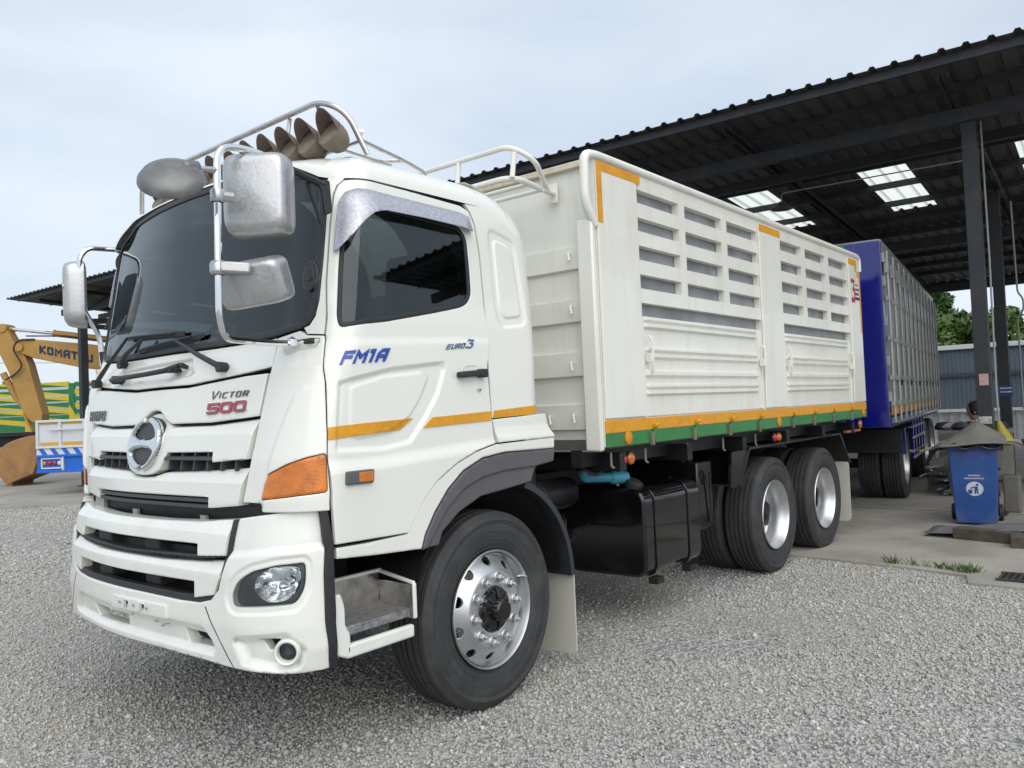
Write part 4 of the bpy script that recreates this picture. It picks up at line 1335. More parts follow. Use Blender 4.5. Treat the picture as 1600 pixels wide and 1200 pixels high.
# head lamps: grey housing, reflector bowl, clear cover
HOUS = mat('lamp_housing', (0.075, 0.075, 0.078), 0.5)
REFL = mat('reflector', (0.86, 0.86, 0.86), 0.10, metal=1.0, var=0.02, bump=0.35, bscale=35)
for sg in (1, -1):
    fm = BMPM if sg == 1 else (lambda u, z, o: bump(-u2s(u, .56), z, o))
    hi = inset(hu, 0.003)
    lens_c = (s2u(1.475, .56), .868)
    hole = rpoly([(lens_c[0] - .115, .845), (lens_c[0] - .105, .895), (lens_c[0] - .075, .930), (lens_c[0] + .02, .946), (lens_c[0] + .108, .938), (lens_c[0] + .115, .875), (lens_c[0] + .085, .82), (lens_c[0] + .02, .795), (lens_c[0] - .06, .796)], .03, 3)
    h = panel('headlamp', hi, HOUS, bo, fm, holes=[hole], off=-0.030, thick=0.05, grid=0.03, edge=0.005, flip=sg < 0)
    hl_ = hole
    def bowl(P, hl_=hl_): return -0.09 * np.clip(pdist(P, hl_) / 0.075, 0, 1) ** 0.6
    panel('reflector', hole, REFL, h, fm, off=-0.035, thick=0.003, grid=0.014, edge=0, relief=bowl, flip=sg < 0, smooth=80)
    c = fm(lens_c[0] + .03, .852, -.09)
    mb = MB(); mb.lathe([(0, -.045), (.010, -.043), (.020, -.03), (.022, 0), (.03, .02)], 14, 'x', c); mb.build('bulb_shield', CHROME, h)
    panel('lamp_glass', hi, LENS, h, fm, off=-0.006, thick=0.003, grid=0.03, edge=0, flip=sg < 0)
    # fog lamp
    c = Vector(bump(sg * 1.561, .594, 0))
    nrm = (Vector(bump(sg * 1.561, .594, 1.0)) - c).normalized()
    rot = nrm.to_track_quat('Z', 'Y')
    def ring_obj(prof, nm, m, par):
        mb = MB(); mb.lathe(prof, 28, 'z')
        mb.v = [tuple(c + rot @ Vector(v)) for v in mb.v]
        return mb.build(nm, m, par)
    fg = ring_obj([(.052, -.05), (.056, -.02), (.054, -.002), (.048, .006), (.041, .002), (.037, -.02), (.036, -.06)], 'fog_lamp', BUMPW, bo)
    ring_obj([(.037, -.03), (.034, -.034), (.02, -.05), (.0, -.055)], 'fog_reflector', HOUS, fg)
    ring_obj([(.037, -.024), (.02, -.020), (0, -.019)], 'fog_glass', LENS, fg)
    # rubber strip on the rear edge of the bumper
    rs = [(1.757, 1.176), (1.86, 1.008), (1.93, .501), (2.0, .500), (2.0, .74), (1.935, 1.02), (1.80, 1.21), (1.745, 1.205)]
    panel('edge_strip', UB(rs), RUBBER, bo, fm, off=0.010, thick=0.05, grid=0.05, edge=0.005, flip=sg < 0)
for sg in (1, -1):
    panel('panel_gap', UB([(sg * .862, .757), (sg * .872, .757), (sg * 1.146, .516), (sg * 1.138, .516)]), RUBBER, bo, BMPM, off=0.001, thick=0.003, grid=0.02, edge=0, relief=brel)
# dark gap strips and structure seen through the bumper
panel('bumper_lip', UB(sym([(0, .755), (.62, .752), (.82, .757), (.93, .78), (1.0, .83), (1.05, .955), (1.07, 1.13), (1.02, 1.13), (1.0, .99), (.95, .85), (.85, .80), (.6, .79), (0, .79)])), BLACKP, bo, BMPM, off=-0.012, thick=0.04, grid=0.05, edge=0.004)
panel('bumper_lip', UB(sym([(0, .945), (.8, .958), (1.0, .975), (1.0, .985), (.76, .972), (0, .955)])), BLACKP, bo, BMPM, off=0.000, thick=0.05, grid=0.06, edge=0.002)
mb = MB(); mb.box(-1.18, -1.14, -1.0, .70, .58, 1.2); mb.build('radiator', CHASSIS, truck, smooth=None)
mb = MB(); mb.box(-1.24, -1.18, -.95, .66, .93, .98); mb.build('front_crossmember', BLACKP, truck, smooth=None, bevel=.008)
for y in (-.62, -.12, .38):
    mb = MB(); mb.box(-1.29, -1.19, y - .07, y + .07, .78, 1.05); mb.build('bumper_bracket', mat('bracket_grey', (0.045, .045, .048), .6), truck, smooth=None, bevel=.01)
mb = MB(); mb.box(-1.20, -1.18, .58, .68, 1.02, 1.18); mb.build('bumper_stay', mat('stay_grey', (.32, .32, .31), .5), truck, smooth=None)
for y in (-.47, .2):
    mb = MB(); mb.box(-1.20, -1.185, y, y + .05, 1.08, 1.12); mb.build('label_tab', mat('tab_white', (.6, .6, .58), .6), truck, smooth=None)

# ---- wheel arch trims
aw = [(2.392, 1.003), (2.428, 1.052), (2.494, 1.138), (2.60, 1.230), (2.731, 1.300), (2.870, 1.348), (3.028, 1.377), (3.541, 1.386), (3.543, 1.327), (3.099, 1.333), (2.919, 1.316), (2.776, 1.263), (2.663, 1.179), (2.57, 1.081), (2.502, .983), (2.477, .921), (2.2, .938), (1.945, .957), (1.945, 1.002), (2.15, .998)]
ag = [(2.480, .915), (2.506, .978), (2.574, 1.075), (2.667, 1.173), (2.779, 1.256), (2.920, 1.309), (3.099, 1.326), (3.543, 1.320), (3.534, 1.253), (3.383, 1.236), (3.342, 1.154), (3.129, 1.135), (2.921, 1.119), (2.75, 1.058), (2.632, .98), (2.600, .920)]
agc = [(2.50, .90), (2.56, .98), (2.66, 1.09), (2.78, 1.17), (2.92, 1.215), (3.1, 1.235), (3.6, 1.235), (3.6, .8), (2.5, .8)]
for fm, fl in SIDES:
    panel('arch_trim', U(aw), WHITE, truck, fm, off=0.024, thick=0.05, grid=0.025, edge=0.010, drop=0.008, flip=fl)
    panel('arch_flare', U(ag), GREYP, truck, fm, off=0.028, thick=0.10, grid=0.025, edge=0.010, relief=emboss(U(agc), -0.014, .02), flip=fl)
    sgn = -1 if fm is CABM else 1
    # black mudguard behind the wheel
    mb = MB()
    rows = []
    for i in range(13):
        a = math.radians(72 - 72 * i / 12)
        cx, cz, R_ = .10, .56, .64
        rows.append([(cx + (R_ + d) * math.cos(a), sgn * y, cz + (R_ + d) * math.sin(a)) for y, d in ((.78, .0), (1.19, .0), (1.215, -.015), (1.215, -.05), (.78, -.03))])
    vs = [v for r_ in rows for v in r_]
    fs = [(i * 5 + j, (i + 1) * 5 + j, (i + 1) * 5 + (j + 1) % 5, i * 5 + (j + 1) % 5) for i in range(12) for j in range(5)]
    fs += [(0, 1, 2, 3, 4), tuple(60 + k for k in (4, 3, 2, 1, 0))]
    mb.add(vs, fs)
    mg = mb.build('mudguard', mat('mudguard_plastic', (.03, .033, .038), .45, var=.15), truck)
    mb = MB(); mb.prism(rpoly([(.80, .58), (1.205, .58), (1.205, .10), (1.19, .085), (.82, .085), (.80, .10)], .02, 3), lambda p, q, d: (d, sgn * p, q), .725, .735)
    mb.build('mudflap', FLAPM, mg, smooth=None)
    # inner wheel well
    mb = MB()
    vs, fs = [], []
    for i in range(15):
        a = math.radians(170 - 165 * i / 14)
        for y in (1.19, .45):
            vs.append((.02 + .60 * math.cos(a), sgn * y, .55 + .60 * math.sin(a)))
    fs = [(2 * i, 2 * i + 1, 2 * i + 3, 2 * i + 2) for i in range(14)]
    mb.add(vs, fs); mb.build('wheel_well', CHASSIS, truck)
    # step below the door
    mb = MB()
    y0 = sgn * 1.225
    yi = sgn * .98
    mb.prism(rpoly([(-1.045, .80), (-1.02, .80), (-1.0, .74), (-1.0, .66), (-.975, .62), (-.975, .54), (-1.0, .52), (-1.045, .54), (-1.06, .66)], .01, 2), lambda p, q, d: (p, d, q), yi, y0)
    step = mb.build('entry_step', BUMPW, truck, bevel=.008)
    mb = MB(); mb.box(-1.0, -.595, min(y0, yi), min(y0, yi) + .035 if sgn < 0 else max(y0, yi) - .0, .515, .575) if sgn < 0 else mb.box(-1.0, -.595, y0 - .035, y0, .515, .575)
    mb.build('step_rail', BUMPW, step, bevel=.012, segs=3)
    mb = MB(); mb.box(-.99, -.59, min(y0, yi) + (.03 if sgn < 0 else 0), max(y0, yi) - (0 if sgn < 0 else .03), .605, .645)
    mb.build('tread_plate', mat('worn_aluminium', (.32, .32, .32), .5, metal=.7, var=.35, scale=40, bump=.6, bscale=90), step, bevel=.004)
    mb = MB(); mb.box(-1.0, -.60, yi - .01, yi + .01, .60, .80); mb.build('step_back', mat('dented_chrome', (.55, .53, .50), .22, metal=1, var=.25, scale=14, bump=.5, bscale=14), step, bevel=.003)
    mb = MB(); mb.box(-.60, -.585, min(y0, yi), max(y0, yi), .60, .76); mb.build('step_end', mat('dented_chrome', (0, 0, 0)), step, bevel=.003)
    mb = MB(); mb.box(-1.0, -.58, yi - .012, yi + .012, .795, .812); mb.build('step_lip', BUMPW, step, bevel=.006)
    mb = MB(); mb.bar((-.592, yi, .802), (-.592, y0, .765), .022, .016); mb.bar((-.592, y0, .765), (-.592, y0, .60), .022, .014, (0, 1, 0)); mb.build('step_lip', BUMPW, step, bevel=.006)
    mb = MB(); mb.box(-.95, -.60, sgn * .55 - .2, sgn * .55 + .2, .62, 1.18); mb.build('underframe_box', CHASSIS, truck, smooth=None)

# ---- mirrors
def blob(w, h, d, r, taper=.86):
    """rounded mirror shell: face plane at x=0, back bulging to +x; local y width, z height"""
    mb = MB()
    n = 40
    layers = [(0.0, .99), (.006, 1.0), (d * .3, 1.0), (d * .62, .975), (d * .86, .93), (d * .96, .85), (d, .74)]
    for x, k in layers:
        for i in range(n):
            a = 2 * PI * i / n
            c, s_ = math.cos(a), math.sin(a)
            e = 2 / 6.5
            mb.v.append((x, k * w / 2 * math.copysign(abs(c) ** e, c), k * h / 2 * math.copysign(abs(s_) ** e, s_)))
    for l in range(len(layers) - 1):
        for i in range(n):
            a, b = l * n, (l + 1) * n
            mb.f.append((a + i, a + (i + 1) % n, b + (i + 1) % n, b + i))
    mb.f.append(tuple(range(n - 1, -1, -1)))
    mb.f.append(tuple((len(layers) - 1) * n + i for i in range(n)))
    return mb
def shell(mb, loc, yaw, pitch, nm, m, par, roll=0.0):
    mt = Matrix.Translation(loc) @ Matrix.Rotation(yaw, 4, 'Z') @ Matrix.Rotation(pitch, 4, 'Y') @ Matrix.Rotation(roll, 4, 'X')
    mb.v = [tuple(mt @ Vector(v)) for v in mb.v]
    return mb.build(nm, m, par, smooth=50), mt
MGLASS = mat('mirror_glass', (.8, .82, .84), .03, metal=1, var=0)
arm = MB()
arm.tube(fillet([(-1.03, -1.03, 1.893), (-1.22, -1.06, 1.884), (-1.48, -1.14, 1.885), (-1.508, -1.15, 1.975), (-1.495, -1.15, 2.655), (-1.33, -1.15, 2.668), (-1.16, -1.15, 2.628)], .085, 7), .0145, 10)
ma = arm.build('mirror_arm', CHROME, truck)
mb = MB(); mb.tube([(-1.18, -1.15, 2.633), (-.985, -1.155, 2.588)], .017, 8); mb.build('mirror_bracket', BLACKP, ma)
mb = MB(); mb.prism(rpoly([(-1.03, 2.60), (-.955, 2.615), (-.945, 2.47), (-.985, 2.45), (-1.0, 2.56)], .012, 2), lambda p, q, d: (p, d, q), -1.168, -1.150); mb.build('mirror_bracket', BLACKP, ma, bevel=.005)
mb = MB(); mb.tube([(-1.05, -1.13, 2.60), (-.98, -1.13, 2.42)], .012, 6); mb.build('mirror_bracket', BLACKP, ma)
mb = MB(); mb.box(-1.05, -.97, -1.12, -1.02, 1.885, 1.91); mb.build('mirror_foot', BLACKP, ma, bevel=.006)
mb = MB(); mb.lathe([(0, 1.875), (.024, 1.876), (.024, 1.905), (.0, 1.92)], 10, 'z', (-1.10, -1.05, 0)); mb.build('arm_clamp', CHROME, ma)
def near_mirror(w, h, d, loc, yaw, pitch, clampz, roll=0.0, nm='wing_mirror'):
    s_, mt = shell(blob(w, h, d, .05), loc, yaw, pitch, nm, WORNCHR, truck, roll)
    g = MB(); g.v = [tuple(mt @ Vector((-.004, y * w * .41, z * h * .41))) for y, z in ((-1, -1), (1, -1), (1, 1), (-1, 1))]
    g.f = [(0, 1, 2, 3)]
    g.build('mirror_glass', MGLASS, s_, smooth=None)
    return s_, mt
# big mirror: shell facing forward, glass to the rear
s1, mt = near_mirror(.275, .345, .12, (-1.27, -1.12, 2.485), PI + .62, 0.0, 2.45)
mb = MB(); mb.tube([(-1.498, -1.15, 2.45), (-1.44, -1.16, 2.45)], .022, 8); mb.lathe([(.025, 2.425), (.028, 2.43), (.028, 2.47), (.025, 2.475)], 12, 'z', (-1.498, -1.15, 0)); mb.build('mirror_clamp', WORNCHR, s1)
s2_, mt = near_mirror(.285, .19, .11, (-1.31, -1.13, 2.13), PI + .60, .30, 2.1, .12)
mb = MB(); mb.bar((-1.50, -1.15, 2.165), (-1.40, -1.21, 2.16), .07, .045); mb.lathe([(.025, 2.135), (.032, 2.14), (.032, 2.18), (.025, 2.19)], 12, 'z', (-1.505, -1.15, 0)); mb.build('mirror_clamp', WORNCHR, s2_, bevel=.01)
# round close-view mirror reaching forward
mb = MB(); mb.lathe([(0, .030), (.06, .026), (.10, .012), (.12, -.012), (.123, -.025), (.118, -.03)], 32, 'z')
mt = Matrix.Translation((-1.695, -1.16, 2.492)) @ Vector((-.42, -.55, .62)).to_track_quat('Z', 'Y').to_matrix().to_4x4()
mb.v = [tuple(mt @ Vector(v)) for v in mb.v]
rm = mb.build('round_mirror', mat('dull_mirror_shell', (.20, .20, .195), .45, metal=.6, var=.15, scale=20, dirt=(.16, .14, .11), dirt_amt=.2, dirt_scale=25), truck, smooth=50)
mb = MB(); mb.lathe([(0, -.028), (.117, -.028)], 32, 'z'); mb.v = [tuple(mt @ Vector(v)) for v in mb.v]; mb.build('mirror_glass', MGLASS, rm, smooth=None)
mb = MB(); mb.bar((-1.66, -1.16, 2.525), (-1.585, -1.155, 2.54), .08, .05); mb.build('mirror_socket', MATS['dull_mirror_shell'], rm, bevel=.018, segs=3)
mb = MB(); mb.tube([(-1.61, -1.155, 2.535), (-1.496, -1.15, 2.552)], .013, 8); mb.build('mirror_stem', STEEL, rm)
# far side arm and mirror
arm = MB()
arm.tube(fillet([(-.80, 1.10, 2.672), (-1.02, 1.12, 2.662), (-1.065, 1.13, 2.60), (-1.07, 1.14, 2.325), (-.955, 1.13, 2.12), (-.945, 1.12, 1.93)], .06, 6), .016, 10)
mf = arm.build('mirror_arm', CHROME, truck)
mb = MB(); mb.tube([(-.945, 1.12, 2.02), (-.93, 1.11, 1.86)], .022, 8); mb.build('mirror_foot', BLACKP, mf)
mb = MB(); mb.tube(fillet([(-.80, 1.10, 2.672), (-.86, 1.10, 2.60), (-.80, 1.11, 2.42), (-.93, 1.12, 2.16)], .08), .008, 6); mb.build('mirror_stay', BLACKP, mf)
s3, mt = shell(blob(.30, .40, .12, .05), (-.985, 1.24, 2.385), PI - .45, .0, 'wing_mirror', WORNCHR, truck)
mb = MB(); mb.tube([(-1.07, 1.14, 2.42), (-1.14, 1.19, 2.42)], .02, 8); mb.build('mirror_clamp', WORNCHR, s3)

# ---- lamp rack on the cab roof
rk = MB()
rk.tube(fillet([(-.72, 1.02, 2.90), (-.74, .97, 3.10), (-.75, -.86, 3.11), (-.69, -.98, 3.04), (-.60, -1.02, 2.84)], .10, 6), .014, 10)
rack = rk.build('lamp_rack', STEEL, truck)
for pts in ([(-.73, -.92, 2.86), (-.70, 0, 2.865), (-.73, .92, 2.86)], [(-.60, -.98, 2.92), (-.20, -.86, 2.93), (.02, -.80, 2.92), (.08, -.76, 2.83)], [(-.30, -.70, 2.94), (-.20, -.86, 2.93)],
            [(-.60, -.98, 2.92), (-.60, .95, 2.92)], [(-.35, -.92, 2.86), (-.62, -.75, 2.95), (-.62, .8, 2.95)], [(-.30, -.70, 2.94), (-.30, .9, 2.94)], [(-.30, -.70, 2.94), (-.28, -.70, 2.84)], [(-.60, -.60, 2.92), (-.58, -.60, 2.84)], [(-.60, 0, 2.92), (-.58, 0, 2.84)], [(-.75, -.83, 3.10), (-.62, -.78, 2.95)],
            [(-.60, .95, 2.92), (-.20, .86, 2.93), (.02, .80, 2.92), (.08, .76, 2.83)], [(-.75, -.55, 2.87), (-.73, -.58, 3.10)], [(-.75, .5, 2.87), (-.73, .5, 3.10)]):
    mb = MB(); mb.tube(fillet(pts, .07, 5), .0105, 8); mb.build('rack_tube', STEEL, rack)
mb = MB(); mb.bar((-.62, -1.0, 2.96), (-.55, -.90, 2.965), .03, .012); mb.build('rack_bracket', STEEL, rack)
HORN = mat('weathered_lamp', (.21, .18, .14), .6, metal=.35, var=.25, scale=9, dirt=(.30, .16, .10), dirt_amt=.6, dirt_scale=9)
HORN_IN = mat('lamp_inside', (.17, .12, .095), .6, metal=.2, var=.25, scale=12)
proto = None
for i in range(11):
    y = -.97 + i * .1625
    if proto is None:
        mb = MB()
        # bowl behind, long hood reaching forward over the lens
        mb.lathe([(0, .105), (.03, .100), (.055, .080), (.074, .045), (.081, .005), (.079, -.022), (.0, -.022)], 24, 'x')
        body = mb.build('roof_lamp', HORN, truck, loc=(-.775, y, 2.905), rot=(0, .52, 0), smooth=60)
        mb = MB()
        n = 20
        hood = []
        for k_ in range(7):
            f = k_ / 6
            for j in range(n + 1):
                a = math.radians(200 * (j / n) - 10)
                lim = math.sin(max(0, a)) ** .8 if 0 < a < PI else 0
                x = -.02 - .115 * f * lim
                r_ = .079 - .006 * f
                hood.append((x, r_ * math.cos(a), r_ * math.sin(a)))
        mb.add(hood, [(k_ * (n + 1) + j, k_ * (n + 1) + j + 1, (k_ + 1) * (n + 1) + j + 1, (k_ + 1) * (n + 1) + j) for k_ in range(6) for j in range(n)])
        hd = mb.build('lamp_hood', HORN_IN, body, smooth=60, recalc=False)
        sm = hd.modifiers.new('t', 'SOLIDIFY'); sm.thickness = .002
        body.scale = (.88, .88, .88)
        proto = body
    else:
        c = copy_tree(proto, truck)
        c.location = (-.775 + random.uniform(-.008, .008), y, 2.905 + random.uniform(-.006, .006))
        c.rotation_euler = (random.uniform(-.05, .05), .52 + random.uniform(-.06, .06), random.uniform(-.05, .05))

# ---- wheels
def tyre_mesh():
    prof = []
    R, hw = .515, .138
    # outer bead -> sidewall -> shoulder -> grooved tread -> inner
    side = [(.302, .105), (.312, .118), (.322, .125), (.326, .123), (.330, .127), (.350, .1335), (.354, .1315), (.358, .135), (.395, .1398), (.399, .1378), (.403, .1403), (.440, .1415), (.444, .1395), (.448, .142), (.458, .1425), (.464, .1465), (.470, .1425), (.485, .136), (.488, .132), (.500, .127)]
    prof += [(r, h) for r, h in side]
    tread = [(.5085, .118), (.511, .104), (.511, .090), (.500, .088), (.500, .080), (.5135, .078), (.5145, .048), (.502, .046), (.502, .036), (.515, .034), (.5155, .005), (.503, .004), (.503, -.004), (.5155, -.005)]
    prof += tread
    prof += [(r, -h) for r, h in reversed(tread[:-2])]
    prof += [(r, -h) for r, h in reversed(side)]
    mb = MB()
    mb.lathe([(r, -h) for r, h in prof], 88, 'y')
    return mb
def front_wheel(loc, sg):
    w = empty('wheel', loc, 0 if sg < 0 else PI, truck)
    tyre_mesh().build('tyre', TYRE, w, smooth=30)
    # rim: flange and barrel (outward is -y)
    mb = MB()
    mb.lathe([(.286, -.09), (.296, -.128), (.304, -.140), (.308, -.134), (.306, -.12)], 72, 'y')
    mb.lathe([(.29, -.122), (.280, -.10), (.277, -.06), (.277, .10)], 72, 'y')
    rim = mb.build('rim', RIMM, w)
    def prof(r):
        return tab([(.12, .140), (.130, .142), (.198, .142), (.205, .139), (.215, .128), (.245, .100), (.262, .086), (.28, .080)], r)
    def dm(u, v, o):
        a = u / .26
        return (v * math.cos(a), -(prof(v) + o), v * math.sin(a))
    Lc = 2 * PI * .26
    outer = [(0, .120), (Lc, .120), (Lc, .279), (0, .279)]
    holes = []
    for k in range(10):
        c = (k + .5) * Lc / 10
        holes.append([(c + .030 * math.cos(2 * PI * i / 18), .249 + .022 * math.sin(2 * PI * i / 18)) for i in range(18)])
    panel('wheel_disc', outer, RIMM, w, dm, holes=holes, off=0, thick=0.012, grid=0.016, edge=0.003)
    mb = MB()
    mb.lathe([(.121, -.05), (.121, -.138), (.112, -.150), (.105, -.150), (.10, -.160), (.062, -.165), (.058, -.205), (.050, -.212), (.0, -.212)], 40, 'y')
    for k in range(8):
        a = k * PI / 4
        mb.bar((.06 * math.cos(a), -.170, .06 * math.sin(a)), (.108 * math.cos(a), -.155, .108 * math.sin(a)), .010, .014, (0, 1, 0))
    mb.build('hub', BLACKG, w)
    nut = None
    for k in range(10):
        a = 2 * PI * (k + .2) / 10
        p = (.166 * math.cos(a), -.142, .166 * math.sin(a))
        if nut is None:
            mb = MB()
            mb.lathe([(.029, .002), (.029, -.005), (.024, -.009)], 18, 'y')
            mb.lathe([(.0225, -.006), (.0225, -.028), (.019, -.033), (.0, -.033)], 6, 'y')
            mb.lathe([(.011, -.03), (.011, -.046), (.009, -.049), (0, -.049)], 12, 'y')
            nut = mb.build('wheel_nut', RIMM, w, loc=p)
        else: relink(nut, w, loc=p)
    mb = MB(); mb.tube([(.255, -.10, .12), (.263, -.135, .124), (.262, -.155, .123)], .008, 8); mb.build('valve', CHROME, w)
    mb = MB(); mb.lathe([(.20, -.02), (.24, -.02), (.24, .12)], 40, 'y'); mb.build('brake_drum', mat('drum_brown', (.035, .025, .02), .7), w)
    return w
def rear_wheel(loc, sg, tm=[None]):
    w = empty('wheel', loc, 0 if sg < 0 else PI, truck)
    mb = tyre_mesh(); mb.v = [(x, y + .0, z) for x, y, z in mb.v]
    mb.build('tyre', TYRE, w, smooth=30, rot=(0, random.uniform(0, 6), 0))
    mb = MB()
    mb.lathe([(.29, .12), (.286, -.09), (.296, -.128), (.304, -.140), (.308, -.134), (.306, -.12)], 64, 'y')
    mb.lathe([(.297, -.126), (.287, -.108), (.283, -.09), (.270, -.075), (.262, -.02), (.262, .03), (.254, .046), (.24, .054), (.17, .060), (.165, .06)], 64, 'y')
    mb.build('rim', RIMM, w)
    mb = MB(); mb.lathe([(.19, .045), (.115, .045), (.112, -.04), (.10, -.052), (.06, -.056), (0, -.056)], 32, 'y'); mb.build('hub', BLACKG, w)
    nut = None
    for k in range(10):
        a = 2 * PI * k / 10
        p = (.150 * math.cos(a), .05, .150 * math.sin(a))
        if nut is None:
            mb = MB(); mb.lathe([(.019, 0), (.019, -.03), (.0, -.034)], 6, 'y'); nut = mb.build('wheel_nut', RIMM, w, loc=p)
        else: relink(nut, w, loc=p)
    return w
front_wheel((0, -1.063, .512), -1)
front_wheel((0, 1.063, .512), 1)
for X in (3.885, 5.205):
    for sg in (-1, 1):
        rear_wheel((X, sg * 1.075, .514), sg)
        w = empty('wheel', (X, sg * .76, .514), 0, truck)
        tyre_mesh().build('tyre', TYRE, w, smooth=30)
        mb = MB(); mb.lathe([(.30, -.13), (.28, -.10), (.27, .1), (.12, .1)], 32, 'y'); mb.build('rim', RIMM, w)

# ---- chassis
for y in (-.42, .42):
    mb = MB(); mb.box(-1.1, 6.45, y - .04, y + .04, .80, 1.08); mb.build('frame_rail', CHASSIS, truck, smooth=None)
for x in (-.6, .9, 2.9, 4.55, 6.2):
    mb = MB(); mb.box(x - .06, x + .06, -.38, .38, .86, 1.04); mb.build('cross_member', CHASSIS, truck, smooth=None)
for x in (0.0, 3.885, 5.205):
    mb = MB(); mb.tube([(x, -.95, .51), (x, -.3, .51), (x, 0, .51), (x, .3, .51), (x, .95, .51)], [.07, .08, .16 if x else .08, .08, .07], 14); mb.build('axle', CHASSIS, truck)
for y in (-.5, .5):
    mb = MB(); mb.tube([(-.75, y, .78), (0, y, .60), (.75, y, .78)], .04, 6); mb.build('leaf_spring', CHASSIS, truck)
    mb = MB(); mb.tube([(3.2, y, .62), (4.55, y, .92), (5.9, y, .62)], .06, 6); mb.build('leaf_spring', CHASSIS, truck)
mb = MB(); mb.box(-.9, .75, -.36, .36, .62, 1.15); mb.build('engine', CHASSIS, truck, bevel=.05)
mb = MB(); mb.box(.75, 1.55, -.22, .22, .55, .95); mb.build('gearbox', CHASSIS, truck, bevel=.06)
mb = MB(); mb.tube([(1.55, 0, .72), (3.7, 0, .6)], .06, 10); mb.build('drive_shaft', CHASSIS, truck)
mb = MB(); mb.box(.80, 1.0, -.75, .75, .80, 1.20); mb.build('air_box', CHASSIS, truck, bevel=.02)
# fuel tank with straps, cap
mb = MB(); mb.prism(rpoly([(-1.155, .40), (-1.155, .90), (-1.10, .96), (-.52, .96), (-.47, .90), (-.47, .40), (-.53, .345), (-1.10, .345)], .05, 4), lambda p, q, d: (d, p, q), 1.67, 2.52)
tank = mb.build('fuel_tank', BLACKG, truck, bevel=.022, segs=3)
for x in (1.80, 2.30):
    sp_ = rpoly([(-1.165, .39), (-1.165, .91), (-1.105, .97), (-.515, .97), (-.46, .91), (-.46, .39), (-.525, .335), (-1.105, .335)], .05, 4)
    mb = MB(); mb.prism(sp_, lambda p, q, d: (d, p, q), x, x + .055); mb.build('tank_strap', BLACKG, tank, bevel=.004)
    mb = MB(); mb.box(x - .02, x + .075, -1.17, -1.10, .29, .335); mb.build('strap_foot', CHASSIS, tank, smooth=None)
mb = MB(); mb.lathe([(.055, .955), (.055, .985), (.068, .99), (.068, 1.02), (.05, 1.03), (0, 1.03)], 20, 'z')
mt = Matrix.Translation((1.78, -1.0, .965)) @ Matrix.Rotation(.45, 4, 'X') @ Matrix.Translation((0, 0, -.975))
mb.v = [tuple(mt @ Vector(v)) for v in mb.v]
mb.build('tank_cap', mat('cap_dark', (.06, .06, .058), .5, metal=.4), tank)
mb = MB(); mb.box(2.56, 2.82, -1.12, -.55, .55, 1.08); bx_ = mb.build('battery_box', BLACKG, truck, bevel=.012)
mb = MB(); mb.tube(fillet([(2.66, -1.13, .9), (2.66, -1.15, 1.0), (2.72, -1.15, 1.0), (2.74, -1.13, .6)], .04), .007, 6); mb.build('box_clip', CHASSIS, bx_)
for x in (2.6, 2.72):
    mb = MB(); mb.tube([(x, -.98, 1.08), (x, -.98, 1.16)], .012, 6); mb.build('box_bolt', CHASSIS, bx_)
# blue drain pipe
mb = MB(); mb.tube([(1.46, -.80, 1.24), (1.46, -.80, 1.10)], .035, 14); pp = mb.build('drain_pipe', mat('pvc_grey', (.10, .13, .14), .5), truck)
mb = MB(); mb.tube(fillet([(1.46, -.80, 1.13), (1.46, -.80, 1.055), (1.56, -.86, 1.05), (1.70, -.93, 1.04)], .06), .034, 14)
mb.tube([(1.645, -.905, 1.043), (1.665, -.914, 1.042), (1.72, -.94, 1.038), (1.77, -.965, 1.035)], [.036, .046, .046, .042], 14); mb.build('drain_elbow', PVC, pp)
mb = MB(); mb.tube([(1.70, -.93, .98), (1.70, -.93, 1.10)], .011, 8); mb.build('pipe_clamp', mat('clamp_pink', (.40, .20, .18), .6), pp)
# rear mudguard over the bogie
for sg in (-1, 1):
    mb = MB()
    sec = [(3.12, .84), (3.34, 1.13), (5.72, 1.13), (6.02, .80), (6.04, .815), (5.74, 1.148), (3.33, 1.148), (3.10, .855)]
    mb.prism(sec, lambda p, q, d: (p, d, q), sg * .60, sg * 1.23)
    mb.prism([(3.12, .84), (3.34, 1.13), (3.30, 1.13), (3.0, 1.13), (2.95, .84)], lambda p, q, d: (p, d, q), sg * 1.19, sg * 1.215)
    rg = mb.build('rear_mudguard', BLACKG, truck, smooth=None)
    mb = MB(); mb.prism(rpoly([(.62, .82), (1.22, .82), (1.22, .20), (1.19, .17), (.65, .17), (.62, .2)], .03, 3), lambda p, q, d: (d, sg * p, q), 5.99, 6.0)
    mb.build('mudflap', FLAPM, rg, smooth=None)
# subframe and hooks under the body
for y in (-1.0, 1.0):
    mb = MB(); mb.box(1.10, 6.58, y - .04, y + .04, 1.16, 1.27); mb.build('body_rail', CHASSIS, truck, smooth=None)
for x in (1.35, 2.3, 3.3, 4.3, 5.3, 6.3):
    mb = MB(); mb.box(x - .04, x + .04, -1.2, 1.2, 1.12, 1.24); mb.build('body_bearer', CHASSIS, truck, smooth=None)
for x in (1.22, 1.66, 2.28, 2.90, 3.55, 4.3):
    mb = MB(); mb.tube(fillet([(x, -1.19, 1.25), (x, -1.19, 1.16), (x + .03, -1.19, 1.15)], .02), .008, 6); mb.build('rope_hook', mat('hook_grey', (.25, .24, .22), .6), truck)
def round_lamp(x, y, z, r, m, nm, par, depth=.03):
    mb = MB(); mb.lathe([(r * 1.0, .01), (r * 1.05, -.004), (r * .96, -.012)], 20, 'y', (x, y, z)); h = mb.build(nm, BLACKP, par)
    mb = MB(); mb.lathe([(r * .95, -.010), (r * .85, -depth * .7), (r * .45, -depth), (0, -depth * 1.05)], 20, 'y', (x, y, z)); mb.build('lamp_lens', m, h, smooth=60)
    return h
